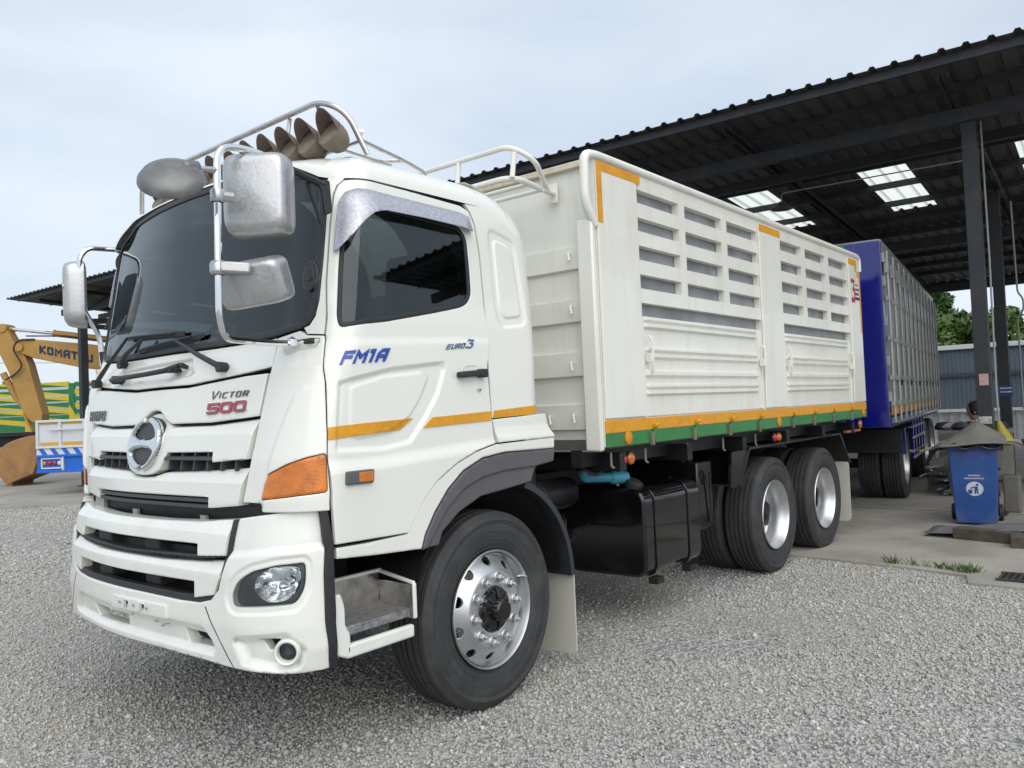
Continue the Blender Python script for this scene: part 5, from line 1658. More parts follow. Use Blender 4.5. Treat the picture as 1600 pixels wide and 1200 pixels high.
for x in (1.386, 4.02):
    round_lamp(x, -1.17, 1.193, .044, RED, 'marker_lamp', truck)
    round_lamp(x + .098, -1.17, 1.194, .044, AMBER, 'marker_lamp', truck)
round_lamp(6.62, -1.17, 1.21, .055, AMBER, 'marker_lamp', truck)
mb = MB(); mb.box(6.1, 6.6, -1.19, -1.15, 1.13, 1.155); mb.build('rear_bracket', mat('rusty_orange', (.40, .13, .05), .7, var=.3), truck, smooth=None)

# ---- slatted cattle body
XF, XB, ZB, ZT = 1.07, 6.62, 1.294, 3.13
YS = 1.25
cols1 = [(1.586, 2.20), (2.298, 2.935), (3.036, 3.662)]
cols2 = [(4.172, 4.758), (4.862, 5.467), (5.574, 6.192)]
rows = [(2.933, 3.026), (2.739, 2.833), (2.541, 2.639), (2.344, 2.441)]
for sg in (-1, 1):
    def SM(x, z, o, sg=sg): return (x, sg * (YS + o), z)
    holes = []
    for c0, c1 in cols1 + cols2:
        for r0, r1 in rows: holes.append([(c0, r0), (c1, r0), (c1, r1), (c0, r1)])
    for c0, c1 in ((1.580, 3.668), (4.172, 6.196)):
        holes.append([(c0, 1.463), (c1, 1.463), (c1, 2.246), (c0, 2.246)])
    sp_ = panel('side_panel', [(XF, ZB), (XB, ZB), (XB, ZT), (XF, ZT)], BEDW, truck, SM, holes=holes, off=0, thick=0.055, grid=0.35, edge=0, smooth=None, flip=sg > 0)
    # mid and corner pillars stand a little proud
    for x0, x1 in ((3.672, 4.168), (6.20, 6.615), (1.075, 1.576)):
        mb = MB(); mb.box(x0, x1, min(sg * (YS + .001), sg * (YS + .016)), max(sg * (YS + .001), sg * (YS + .016)), 1.47, 3.10); mb.build('pillar', BEDW, sp_, smooth=None, bevel=.006)
    # grey boards inside the openings
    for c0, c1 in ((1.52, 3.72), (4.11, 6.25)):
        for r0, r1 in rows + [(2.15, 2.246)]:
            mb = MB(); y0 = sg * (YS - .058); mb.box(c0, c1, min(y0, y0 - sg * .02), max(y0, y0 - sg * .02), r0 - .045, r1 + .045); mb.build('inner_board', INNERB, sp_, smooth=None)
    # drop gates with pressed ribs
    zz = [1.470, 1.475, 1.60, 1.606, 1.622, 1.640, 1.650, 1.655, 1.668, 1.684, 1.694, 1.735, 1.750, 1.775, 1.792, 1.850, 1.858, 1.876, 1.892, 1.902, 1.907, 1.922, 1.936, 1.944, 2.060, 2.068, 2.082, 2.10, 2.108, 2.113, 2.128, 2.142, 2.146]
    hh = [.0, .004, .004, .004, .026, .026, .008, .008, .030, .030, .004, .004, .030, .030, .004, .004, .004, .026, .026, .008, .008, .030, .030, .004, .004, .004, .030, .030, .010, .010, .030, .030, .0]
    for c0, c1 in ((1.586, 3.662), (4.178, 6.190)):
        mb = MB()
        n = len(zz)
        base = YS - .012
        vs = []
        for x, k in ((c0, 0), (c0 + .03, 0), (c0 + .05, 1), (c1 - .14, 1), (c1 - .12, 0), (c1, 0)):
            vs += [(x, sg * (base + (h if k else min(h, .004))), z) for z, h in zip(zz, hh)]
        fs = [(i * n + j, (i + 1) * n + j, (i + 1) * n + j + 1, i * n + j + 1) for i in range(5) for j in range(n - 1)]
        mb.add(vs, fs)
        mb.box(c0, c0 + .025, min(sg * (base - .04), sg * (base + .012)), max(sg * (base - .04), sg * (base + .012)), 1.466, 2.15)
        mb.box(c1 - .03, c1, min(sg * (base - .04), sg * (base + .010)), max(sg * (base - .04), sg * (base + .010)), 1.466, 2.15)
        mb.box(c0, c1, min(sg * (base - .04), sg * (base - .001)), max(sg * (base - .04), sg * (base - .001)), 2.146, 2.156)
        g = mb.build('drop_gate', BEDW, truck, smooth=28)
        for x in (c0 + .05, c1 - .06):
            mb = MB()
            yb = sg * (YS + .02)
            mb.tube(fillet([(x, yb, 2.02), (x + .010, yb + sg * .022, 1.99), (x + .012, yb + sg * .022, 1.84), (x + .030, yb + sg * .010, 1.76)], .04), .009, 8)
            mb.box(x - .02, x + .02, min(yb - .02, yb + .02), max(yb - .02, yb + .02), 1.84, 1.90)
            mb.build('gate_latch', BEDW, g)
    # yellow and green sill
    for z0, z1, m, nm in ((1.379, 1.461, YELLOW, 'yellow_stripe'), (1.290, 1.376, GREEN, 'green_sill')):
        mb = MB(); mb.box(XF + .002, XB + .003, min(sg * (YS + .002), sg * (YS + .012)), max(sg * (YS + .002), sg * (YS + .012)), z0, z1)
        so2 = mb.build(nm, m, truck, smooth=None, bevel=.003)
    for x in (1.676, 2.301, 2.921, 3.52, 4.307, 4.883, 5.469, 6.079):
        mb = MB(); mb.prism([(0, 0), (.05, 0), (.068, -.085), (.055, -.10), (.02, -.10), (.0, -.06)], lambda p, q, d, x=x: (x - .03 + p, d, 1.39 + q), sg * (YS + .012), sg * (YS + .028))
        hg = mb.build('gate_hinge', GREEN, truck, smooth=None, bevel=.004)
        mb = MB(); mb.prism([(-.045, -.01), (-.005, -.01), (-.002, -.10), (-.035, -.10)], lambda p, q, d, x=x: (x - .03 + p, d, 1.375 + q), sg * (YS + .013), sg * (YS + .030))
        mb.build('hinge_leaf', mat('hinge_dirty', (.17, .16, .12), .7, var=.3), hg, smooth=None)
        mb = MB(); mb.tube([(x - .02, sg * (YS + .028), 1.405), (x + .03, sg * (YS + .028), 1.412)], .012, 8); mb.build('hinge_pin', YELLOW, hg)
    for x in (1.324, 3.926, 6.483):
        mb = MB(); mb.lathe([(.044, 0), (.044, -.008), (.036, -.013), (0, -.015)], 24, 'y', (0, 0, 0)); mb.v = [(a, b if sg < 0 else -b, c) for a, b, c in mb.v]
        mb.build('reflector_disc', mat('orange_disc', (.66, .24, .01), .35, var=.12), truck, loc=(x, sg * (YS + .013), 1.340))
    # yellow corner tapes
    for x0, x1, z0, z1 in ((1.075, 1.62, 3.055, 3.115), (1.075, 1.135, 2.72, 3.052), (3.675, 4.165, 3.035, 3.098), (6.205, 6.50, 3.025, 3.09), (6.44, 6.50, 2.96, 3.02), (6.50, 6.61, 2.90, 2.965), (6.56, 6.61, 2.25, 2.895)):
        mb = MB(); mb.box(x0, x1, min(sg * (YS + .0165), sg * (YS + .018)), max(sg * (YS + .0165), sg * (YS + .018)), z0, z1); mb.build('reflective_tape', YELLOW, sp_, smooth=None)
    # top rail folding down in front
    mb = MB(); mb.tube(fillet([(6.66, sg * 1.245, 2.98), (6.66, sg * 1.245, 3.13), (6.58, sg * 1.245, 3.155), (1.10, sg * 1.245, 3.155), (.985, sg * 1.24, 3.14), (.975, sg * 1.24, 2.83), (1.075, sg * 1.24, 2.70)], .11, 8), .030, 12)
    mb.build('top_rail', BEDW, truck)
    # front edge angle
    mb = MB(); mb.box(1.022, 1.068, min(sg * 1.13, sg * 1.248), max(sg * 1.13, sg * 1.248), 1.27, 2.74); mb.build('corner_post', BEDW, truck, bevel=.012)
# badge on the rear pillar of the near side
strokes('lettering', '3', mat('badge_red', (.45, .015, .03), .4), truck, lambda a, b, c: (a, -YS - .0165 - c, b), 6.27, 6.40, 2.60, 2.87, 0.001, .002, w=.2)
for i, w_ in enumerate((.10, .14, .12, .15)):
    mb = MB(); mb.box(6.41, 6.41 + w_, -YS - .019, -YS - .0165, 2.80 - i * .055, 2.812 - i * .055 + .006 * i); mb.build('badge_line', mat('badge_black', (.03, .03, .035), .5), truck, smooth=None)
# floor and rear doors
mb = MB(); mb.box(XF + .03, XB - .03, -1.19, 1.19, 1.275, 1.34); mb.build('body_floor', mat('floor_dirty', (.12, .11, .10), .9), truck, smooth=None)
mb = MB(); mb.box(XB - .05, XB - .005, -1.19, 1.19, 1.34, 3.10); mb.build('rear_gate', BEDW, truck, smooth=None)
# pressed front wall
fz = [1.262, 1.398, 1.408, 1.568, 1.578, 1.745, 1.755, 1.908, 1.918, 2.098, 2.108, 2.250, 2.260, 2.440, 2.450, 2.592, 2.602, 3.10]
fx = [1.115, 1.115, 1.085, 1.085, 1.115, 1.115, 1.085, 1.085, 1.115, 1.115, 1.085, 1.085, 1.115, 1.115, 1.085, 1.085, 1.115, 1.115]
mb = MB(); n = len(fz)
mb.add([(x, -1.19, z) for x, z in zip(fx, fz)] + [(x, 1.19, z) for x, z in zip(fx, fz)], [(i, i + 1, n + i + 1, n + i) for i in range(n - 1)])
fwl = mb.build('front_wall', BEDW, truck, smooth=None)
mb = MB(); mb.box(1.07, 1.12, -1.2, 1.2, 3.10, 3.142); mb.build('wall_cap', RUSTW, fwl, smooth=None, bevel=.006)
for y, z in ((-1.045, 2.548), (-1.045, 2.202), (-1.032, 1.839), (-.839, 1.495), (-1.032, 1.501)):
    mb = MB(); mb.tube(fillet([(1.09, y + .02, z), (1.045, y + .0, z + .005), (1.04, y - .01, z - .05)], .015), .009, 8); mb.build('rope_hook', BEDW, fwl)
# guard rack over the cab
rk = MB()
rk.tube(fillet([(1.09, -.93, 2.962), (.56, -1.0, 2.962), (.56, 1.0, 2.962), (1.09, .93, 2.962)], .12, 7), .019, 10)
rack2 = rk.build('guard_rack', BEDW, truck)
for pts in ([(.98, -.95, 2.965), (.70, -1.07, 3.08), (.60, -.96, 3.168), (.60, .96, 3.168), (.70, 1.07, 3.08), (.98, .95, 2.965)],):
    mb = MB(); mb.tube(fillet(pts, .14, 7), .017, 10); mb.build('guard_rail', BEDW, rack2)
for y in (-.99, -.53, 0, .53, .99):
    mb = MB(); mb.tube([(.57, y, 2.96), (.60, y, 3.16 if abs(y) < .9 else 3.12)], .016, 8); mb.build('guard_post', BEDW, rack2)
for x in (.74, .91):
    mb = MB(); mb.tube([(x, -.97, 2.955), (x, .97, 2.955)], .014, 8); mb.build('guard_slat', BEDW, rack2)
for y in (-.925, .925):
    mb = MB(); mb.box(1.07, 1.084, y - .035, y + .035, 2.90, 3.03); mb.build('guard_plate', BEDW, rack2, bevel=.004)

# air lines and brackets between cab and tank
for k, pts in enumerate(([(.9, -.55, 1.1), (1.0, -.75, .95), (1.3, -.72, .85), (1.66, -.62, .9)], [(.85, -.6, 1.0), (.95, -.85, .75), (1.2, -.8, .62), (1.66, -.7, .7)], [(.86, -.9, 1.05), (.90, -1.0, .8), (.93, -1.02, .55)], [(2.5, -.9, .95), (2.9, -.8, 1.05), (3.2, -.6, 1.0)], [(1.2, -.9, 1.2), (1.3, -1.0, 1.08), (1.6, -.95, 1.15), (2.0, -.9, 1.2)])):
    mb = MB(); mb.tube(fillet(pts, .12, 5), .011 if k != 2 else .007, 6); mb.build('air_line', mat('air_line_black', (.02, .02, .022), .45), truck)
mb = MB(); mb.lathe([(0, 1.1), (.10, 1.1), (.11, 1.12), (.11, 1.5), (.10, 1.52), (0, 1.52)], 20, 'x', (0, -.62, .95)); mb.build('air_tank', CHASSIS, truck)

# ================================================================== blue trailer behind
TBLUE = mat('trailer_blue', (0.005, 0.008, 0.17), 0.16, coat=0.8, var=0.06)
TWHITE = mat('trailer_panel', (0.31, 0.31, 0.295), 0.30, metal=0.4, var=0.12, scale=3, dirt=(.25, .22, .18), dirt_amt=.4)
TBAR = mat('trailer_bar', (0.36, 0.36, 0.345), 0.35, metal=0.2, var=0.1)
TA = math.radians(7.6)
trl = empty('cattle_trailer', (7.53, -1.277, 0), TA)
tag(trl, 'blue fronted box trailer with upright silver locking bars behind the white truck', 'trailer')
TL, TW, TZ0, TZ1 = 8.0, 2.5, 1.13, 3.47
mb = MB(); mb.box(0, .06, 0, TW, TZ0, TZ1); fr_ = mb.build('front_wall', TBLUE, trl, smooth=None, bevel=.015)
mb = MB(); mb.box(-.02, .0, .0, .30, TZ0, TZ1 - .02); mb.build('corner_pillar', TBLUE, fr_, smooth=None, bevel=.008)
mb = MB(); mb.box(-.02, .0, .30, TW - .3, TZ1 - .16, TZ1 - .02); mb.build('top_beam', TBLUE, fr_, smooth=None, bevel=.008)
mb = MB(); mb.box(-.025, -.001, .42, .62, TZ1 - .1, TZ1 - .0); mb.build('green_tag', GREEN, fr_, smooth=None)
mb = MB(); mb.box(0.02, TL, .02, TW - .02, TZ1 - .01, TZ1 + .02); mb.build('trailer_roof', TWHITE, trl, smooth=None)
mb = MB(); mb.box(TL - .05, TL, .02, TW - .02, TZ0 + .1, TZ1 - .01); mb.build('rear_doors', TBLUE, trl, smooth=None)
for y0 in (0.0, TW - .04):
    mb = MB(); mb.box(.06, TL, y0, y0 + .04, TZ1 - .14, TZ1 + .02); mb.build('top_rail', TBAR, trl, smooth=None, bevel=.01)
    mb = MB(); mb.box(.06, TL, y0 - .02, y0 + .06, TZ0 + .02, TZ0 + .12); mb.build('bottom_rail', TBLUE, trl, smooth=None, bevel=.01)
    x = .10
    i = 0
    while x < TL - .3:
        w_ = .60
        # pressed door leaf
        ys = y0 + .02
        prof = [(0, 0), (.06, 0), (.10, -.03), (.24, -.03), (.28, 0), (.34, 0), (.38, -.03), (.52, -.03), (.56, 0), (.60, 0)]
        mb = MB(); n = len(prof)
        mb.add([(x + a, ys + (b if y0 == 0 else -b), TZ0 + .14) for a, b in prof] + [(x + a, ys + (b if y0 == 0 else -b), TZ1 - .16) for a, b in prof], [(k, k + 1, n + k + 1, n + k) for k in range(n - 1)])
        pn = mb.build('side_door', TWHITE, trl, smooth=None)
        sg = -1 if y0 == 0 else 1
        yb = ys + sg * .065
        mb = MB(); mb.tube([(x + .05, yb, TZ0 + .06), (x + .05, yb, TZ1 - .12)], .017, 8); lb = mb.build('lock_bar', TBAR, trl)
        for z in (TZ1 - .25, 2.75, 2.25, 1.75, 1.42):
            mb = MB(); mb.box(x + .015, x + .085, min(yb - .02, yb + .03), max(yb - .02, yb + .03), z - .03 - (.12 if z > 3 else 0), z + .03); mb.build('bar_guide', TBAR, lb, smooth=None)
        if y0 == 0 and i % 2 == 1:
            mb = MB(); mb.box(x + .12, x + .34, yb - .01, yb + .03, 1.70, 1.74); mb.bar((x + .3, yb - .01, 1.72), (x + .2, yb - .01, 1.66), .02, .02); mb.build('bar_lever', CHASSIS, lb, smooth=None)
        mb = MB(); mb.box(x, x + .58, min(ys + sg * .034, ys + sg * .04), max(ys + sg * .034, ys + sg * .04), TZ0 + .16, TZ0 + .25); mb.build('door_stripe', YELLOW, pn, smooth=None)
        for z in (1.45, 1.9, 2.4, 2.9, 3.2):
            if i == 0:
                mb = MB(); mb.box(x - .05, x + .02, min(ys + sg * .01, ys + sg * .05), max(ys + sg * .01, ys + sg * .05), z, z + .12); mb.build('door_hinge', TBAR, pn, smooth=None)
        x += .625
        i += 1
mb = MB(); mb.box(.2, TL, .03, TW - .03, TZ0 - .02, TZ0 + .08); mb.build('trailer_floor', CHASSIS, trl, smooth=None)
for y in (.8, 1.7):
    mb = MB(); mb.box(.3, TL - .1, y - .05, y + .05, .82, TZ0 - .02); mb.build('frame_rail', CHASSIS, trl, smooth=None)
def trailer_wheel(x, y):
    w = empty('wheel', (x, y, .52), 0, trl)
    tyre_mesh().build('tyre', TYRE, w, smooth=30)
    mb = MB()
    mb.lathe([(.296, -.128), (.304, -.140), (.308, -.134), (.306, -.12)], 48, 'y')
    mb.lathe([(.297, -.126), (.283, -.09), (.270, -.075), (.262, .03), (.24, .054), (.165, .06), (.115, .045), (.11, -.04), (.06, -.056), (0, -.056)], 48, 'y')
    mb.build('rim', RIMM, w)
for x in (2.05, 5.30, 6.6):
    for y in (.19, .50, 2.0, 2.31):
        trailer_wheel(x, y)
    mb = MB(); mb.tube([(x, .3, .52), (x, 2.2, .52)], .07, 10); mb.build('axle', CHASSIS, trl)
# front guard board and flaps
mb = MB(); mb.box(1.32, 1.35, .02, 1.1, .72, 1.04); mb.box(1.32, 1.35, 1.4, 2.48, .72, 1.04); mb.build('guard_board', CHASSIS, trl, smooth=None)
mb = MB(); mb.box(1.35, 2.75, .0, .6, 1.035, 1.05); mb.build('guard_top', CHASSIS, trl, smooth=None)
mb = MB(); mb.tube([(1.34, -.01, .70), (1.34, -.01, 1.06)], .02, 8); mb.build('guard_edge', TBLUE, trl)
mb = MB(); mb.box(.5, 1.3, .9, 1.6, .75, 1.0); mb.build('turntable', CHASSIS, trl, bevel=.03)
mb = MB(); mb.tube([(-.95, 1.25, .85), (.6, 1.25, .85)], .05, 8); mb.build('draw_bar', CHASSIS, trl)
# blue side guard with straps
for x in (2.9, 3.3, 3.75, 4.2, 4.6):
    mb = MB(); mb.box(x - .04, x + .04, .02, .06, .52, 1.14); gp = mb.build('guard_post', TBLUE, trl, smooth=None)
    for z in (.62, 1.0):
        mb = MB(); mb.box(x - .05, x + .05, .01, .07, z, z + .03); mb.build('guard_clip', TBAR, gp, smooth=None)
for z in (.55, .85):
    mb = MB(); mb.tube([(2.85, .015, z), (4.65, .015, z)], .022, 8); mb.build('guard_rail', mat('guard_grey', (.30, .31, .34), .5), trl)

# ================================================================== excavator
EXY = mat('excavator_yellow', (0.42, 0.235, 0.055), 0.5, var=0.08, scale=3, dirt=(.20, .13, .06), dirt_amt=.6, dirt_scale=2)
EXB = mat('bucket_brown', (0.34, 0.175, 0.06), 0.6, var=0.15, scale=3, dirt=(.10, .08, .06), dirt_amt=.7, dirt_scale=2)
ea = math.atan2(17.5 - 19.3, 6.26 - 4.73)
exc = empty('excavator', (5.29, 20.84, 0), ea)
exc.scale = (1.07, 1.07, 1.07)
tag(exc, 'mustard yellow excavator with its bucket resting on the ground beside the blue truck', 'excavator')
def EP(px, pz, d): return (px, d, pz)
# local x runs along the boom from the bucket side toward the body (about 2.32 m per 120 px)
stick = [(-.12, 4.08), (.06, 4.16), (.12, 3.95), (.30, 3.62), (.48, 3.45), (.62, 3.10), (.72, 2.70), (.95, 1.80), (.92, 1.62), (.70, 1.60), (.50, 1.75), (.10, 2.95), (-.20, 3.6)]
mb = MB(); mb.prism(stick, EP, -.18, .18); st_ = mb.build('stick', EXY, exc, smooth=None, bevel=.02)
boom = [(.42, 3.70), (.60, 3.75), (2.2, 3.55), (3.6, 3.30), (4.9, 2.55), (5.7, 1.75), (5.5, 1.45), (5.1, 1.75), (4.3, 2.35), (3.3, 2.72), (2.0, 2.95), (.8, 3.24), (.42, 3.40), (.36, 3.55)]
mb = MB(); mb.prism(boom, EP, -.24, .24); bo_ = mb.build('boom', EXY, exc, smooth=None, bevel=.02)
strokes('lettering', 'KOMATSU', mat('letter_navy', (.015, .018, .07), .5), bo_, lambda a, b, c: (a, -.24 - c, b), .95, 2.30, 3.36, 3.57, .001, .006, w=.26, gap=.16, skew=-.30)
mb = MB(); mb.tube([(.46, -.30, 3.53), (.46, .30, 3.53)], .10, 14); mb.build('pivot_pin', EXY, bo_)
mb = MB(); mb.tube([(0, -.22, 4.05), (0, .22, 4.05)], .11, 14); mb.build('pivot_pin', EXY, st_)
mb = MB(); mb.tube([(0, -.02, 4.05), (1.35, -.02, 3.86)], .045, 10); rd = mb.build('cylinder_rod', CHROME, exc)
mb = MB(); mb.tube([(1.22, -.02, 3.88), (1.25, -.02, 3.875), (3.3, -.02, 3.55)], [.10, .085, .085], 12); mb.build('cylinder', EXY, exc)
mb = MB(); mb.tube(fillet([(.85, -.26, 3.72), (.45, -.30, 3.72), (.30, -.30, 3.5), (.55, -.28, 3.05), (.35, -.26, 2.85), (.05, -.2, 2.72)], .2), .022, 8); mb.build('hose', RUBBER, exc)
mb = MB(); mb.tube([(.6, -.2, 3.82), (1.6, -.2, 3.78), (3.2, -.2, 3.50)], .018, 6); mb.build('hose', RUBBER, exc)
mb = MB(); mb.tube([(-.12, 0, 2.9), (.18, 0, 2.3), (.48, 0, 1.85)], [.085, .085, .05], 10); mb.build('bucket_cylinder', EXY, exc)
for y in (-.16, .16):
    mb = MB(); mb.bar((.48, y, 1.85), (.70, y, 1.35), .05, .16, (0, 1, 0)); mb.build('bucket_link', EXY, exc, smooth=None, bevel=.02)
bk = [(.95, 1.30), (.55, 1.22), (.20, 1.10), (-.02, .88), (-.08, .60), (.02, .30), (.18, .08), (.24, .04), (.30, .10), (.62, .22), (.86, .30), (.98, .62)]
mb = MB(); mb.prism(rpoly(bk, .16, 4), EP, -.52, .52); bkt = mb.build('bucket', EXB, exc, smooth=30, bevel=.025)
for k in range(5):
    y = -.44 + .22 * k
    mb = MB(); mb.prism([(.14, .16), (.34, .18), (.30, .0), (.24, -.0)], EP, y - .05, y + .05); mb.build('tooth', EXB, bkt, smooth=None, bevel=.008)
for y in (-.522, .522):
    mb = MB(); mb.prism([(.86, .30), (.98, .62), (.95, 1.25), (.80, 1.2), (.84, .65), (.74, .34)], EP, y - .015, y + .015); mb.build('bucket_rib', EXB, bkt, smooth=None)
for z_, x_ in ((.62, -.09), (.3, .0)):
    mb = MB(); mb.box(x_ - .012, x_ + .02, -.5, .5, z_ - .03, z_ + .03); mb.build('wear_strip', EXB, bkt, smooth=None)
# body, cab and tracks stand behind the truck
mb = MB(); mb.prism([(4.9, 1.15), (8.3, 1.15), (8.3, 1.9), (7.9, 2.1), (6.3, 2.1), (6.3, 1.7), (4.9, 1.7)], EP, -1.3, 1.3); mb.build('engine_house', EXY, exc, smooth=None, bevel=.05)
mb = MB(); mb.prism([(4.95, 1.7), (5.15, 2.55), (5.35, 2.95), (6.4, 2.95), (6.45, 1.7)], EP, .3, 1.28); cb_ = mb.build('operator_cab', EXY, exc, smooth=None, bevel=.05)
mb = MB(); mb.prism([(5.15, 1.95), (5.27, 2.5), (5.42, 2.8), (6.25, 2.8), (6.3, 1.95)], EP, 1.281, 1.29); mb.build('cab_window', GLASS, cb_, smooth=None)
for y in (-1.2, 1.2):
    mb = MB(); mb.prism(rpoly([(4.6, .05), (4.3, .45), (4.6, .9), (8.4, .9), (8.7, .45), (8.4, .05)], .3, 6), EP, y - .3, y + .3); mb.build('track', CHASSIS, exc, smooth=None)
mb = MB(); mb.box(5.6, 7.4, -.95, .95, .55, 1.15); mb.build('undercarriage', CHASSIS, exc, bevel=.05)

# ================================================================== white and blue truck seen from behind
BLUE2 = mat('bright_blue', (0.01, 0.13, 0.55), 0.4, var=.06)
WH2 = mat('white_boards', (.62, .64, .66), .5, var=.05, dirt=(.4, .38, .33), dirt_amt=.3)
YEL2 = mat('yellow_band', (.60, .33, .05), .5)
ta_ = math.atan2(15.26 - 16.09, 4.90 - 4.22)
tk = empty('tipper_truck', (4.22, 16.10, 0), ta_)
tag(tk, 'parked small truck with white tailboard and blue striped rear bumper', 'truck')
# local x across the tail, +y away from the yard
mb = MB(); mb.box(0, 2.3, 0, .05, 1.10, 1.72); tb = mb.build('tailboard', WH2, tk, smooth=None)
for x in (.03, .55, 1.10, 1.65, 2.24):
    mb = MB(); mb.box(x - .03, x + .03, -.05, 0, 1.08, 1.72); mb.build('board_post', WH2, tb, smooth=None, bevel=.008)
for z in (1.11, 1.70):
    mb = MB(); mb.box(0, 2.3, -.055, .0, z - .025, z + .03); mb.build('board_rail', WH2, tb, smooth=None, bevel=.008)
mb = MB(); mb.box(.32, 1.3, -.09, -.05, 1.50, 1.535); mb.build('board_step', WH2, tb, smooth=None)
for a, b in ((.09, .50), (.60, 1.05), (1.15, 1.60), (1.70, 2.2)):
    mb = MB(); mb.box(a, b, -.012, -.002, 1.145, 1.22); mb.build('yellow_band', YEL2, tb, smooth=None)
    mb = MB(); mb.box(a, b, -.012, -.002, 1.63, 1.67); mb.build('yellow_band', YEL2, tb, smooth=None)
mb = MB(); mb.box(.0, 2.3, -.02, .05, .93, 1.10); sb = mb.build('chevron_board', WH2, tk, smooth=None)
for k in range(9):
    x = .04 + k * .26
    d_ = .10 if x < .95 else -.10
    if .9 < x < 1.2:
        poly = [(x - .02, 1.08), (x + .22, 1.08), (x + .10, .95)]
    else:
        poly = [(x, 1.085), (x + .11, 1.085), (x + .11 + d_, .945), (x + d_, .945)]
    mb = MB(); mb.prism(poly, lambda p, q, d: (p, d, q), -.028, -.021); mb.build('chevron', BLUE2, sb, smooth=None)
mb = MB(); mb.box(0, 2.3, .0, .05, .55, .93); rb = mb.build('rear_bumper', BLUE2, tk, smooth=None)
for z in (.55, .90):
    mb = MB(); mb.box(0, 2.3, -.05, 0, z - .02, z + .04); mb.build('bumper_rail', BLUE2, rb, smooth=None, bevel=.01)
for x in (.60, 1.15, 1.70):
    mb = MB(); mb.box(x - .02, x + .02, -.045, 0, .57, .90); mb.build('bumper_post', WH2 if x < 1 else BLUE2, rb, smooth=None)
for x0 in (.10, 1.28):
    mb = MB()
    for a, b, c, d in ((x0, x0 + .48, .62, .65), (x0, x0 + .48, .84, .87), (x0, x0 + .03, .62, .87), (x0 + .45, x0 + .48, .62, .87)):
        mb.box(a, b, -.03, 0, c, d)
    lf = mb.build('lamp_frame', WH2, rb, smooth=None)
    for k, m in enumerate((AMBER, RED, RED, WH2) if x0 < 1 else (WH2, RED, RED, AMBER)):
        round_lamp(x0 + .07 + k * .115, -.012, .745, .052, m, 'tail_lamp', lf)
for x in (0, 2.25):
    mb = MB(); mb.box(x, x + .05, .05, 3.3, 1.10, 1.72); mb.build('side_board', WH2, tk, smooth=None)
mb = MB(); mb.box(.05, 2.25, .05, 3.3, 1.02, 1.10); mb.build('load_floor', BLUE2, tk, smooth=None)
mb = MB(); mb.prism([(3.45, .6), (4.9, .6), (4.95, 1.4), (4.7, 2.15), (3.45, 2.2)], lambda p, q, d: (d, p, q), .15, 2.15); cb2 = mb.build('truck_cab', WH2, tk, smooth=None, bevel=.06)
mb = MB(); mb.box(.35, 1.95, 3.43, 3.449, 1.65, 2.05); mb.build('rear_window', GLASS, cb2, smooth=None)
for x in (.28, 2.02):
    for y in (2.5, 4.3):
        mb = MB(); mb.lathe([(.2, .11), (.38, .11), (.40, .08), (.40, -.08), (.38, -.11), (.2, -.11)], 24, 'x', (x, y, .40)); mb.build('wheel', TYRE, tk)
mb = MB(); mb.box(.75, 1.55, .2, 4.6, .65, 1.0); mb.build('chassis', CHASSIS, tk, smooth=None)

# ================================================================== green and yellow slatted truck body far back
GRN2 = mat('far_green', (.012, .16, .05), .5, var=.1)
YLW2 = mat('far_yellow', (.55, .42, .02), .5, var=.08)
ga = math.atan2(31.4 - 34.05, 11.72 - 9.52)
gt = empty('slatted_truck', (9.52, 34.05, 0), ga)
tag(gt, 'green and yellow slatted truck body behind the excavator', 'truck')
GX0, GX1 = -4.5, 5.0
posts_x = [-4.5, -2.6, -.75, 1.15, 3.0, 5.0]
for x in posts_x:
    mb = MB(); mb.prism([(x - .12, 1.42), (x + .12, 1.42), (x + .12, 2.1), (x - .12, 2.5)], EP, -.06, .06); mb.build('side_post', YLW2, gt, smooth=None)
    mb = MB(); mb.prism([(x - .12, 2.52), (x + .12, 2.12), (x + .12, 3.38), (x - .12, 3.38)], EP, -.06, .06); mb.build('side_post', GRN2, gt, smooth=None)
for a, b in zip(posts_x, posts_x[1:]):
    for i, z in enumerate((3.34, 3.02, 2.74, 2.46, 2.20, 1.95)):
        a2, b2 = a + .12, b - .12
        m1, m2 = (YLW2, GRN2) if i % 2 else (GRN2, YLW2)
        h = .108
        mb = MB(); mb.prism([(a2, z - h), (b2, z - h), (a2, z + h * .8)], EP, -.04, .04); mb.build('slat', m1, gt, smooth=None)
        mb = MB(); mb.prism([(a2, z + h * .82), (b2, z - h * .98), (b2, z + h)], EP, -.04, .04); mb.build('slat', m2, gt, smooth=None)
    mb = MB(); mb.prism([(a + .12, 1.42), (b - .12, 1.42), (b - .12, 1.62), (a + .12, 1.84)], EP, -.05, .05); mb.build('lower_panel', GRN2, gt, smooth=None)
    mb = MB(); mb.prism([(a + .12, 1.86), (b - .12, 1.64), (b - .12, 1.85), (a + .12, 1.87)], EP, -.05, .05); mb.build('lower_panel', YLW2, gt, smooth=None)
mb = MB(); mb.box(GX0, GX1, 2.3, 2.4, 1.4, 3.35); mb.build('far_side', mat('pale_inside', (.55, .56, .55), .7), gt, smooth=None)
mb = MB(); mb.box(GX0, GX1, 0.0, 2.4, 1.25, 1.40); mb.build('floor_beam', CHASSIS, gt, smooth=None)
mb = MB(); mb.box(GX0, GX1, .3, 2.1, .8, 1.25); mb.build('chassis', CHASSIS, gt, smooth=None)
for x in (-3.4, -2.2, 2.6, 3.8):
    for y in (.15, 2.25):
        mb = MB(); mb.lathe([(.2, -.13), (.48, -.13), (.51, -.1), (.51, .1), (.48, .13), (.2, .13)], 24, 'y', (x, y, .51)); mb.build('wheel', TYRE, gt)

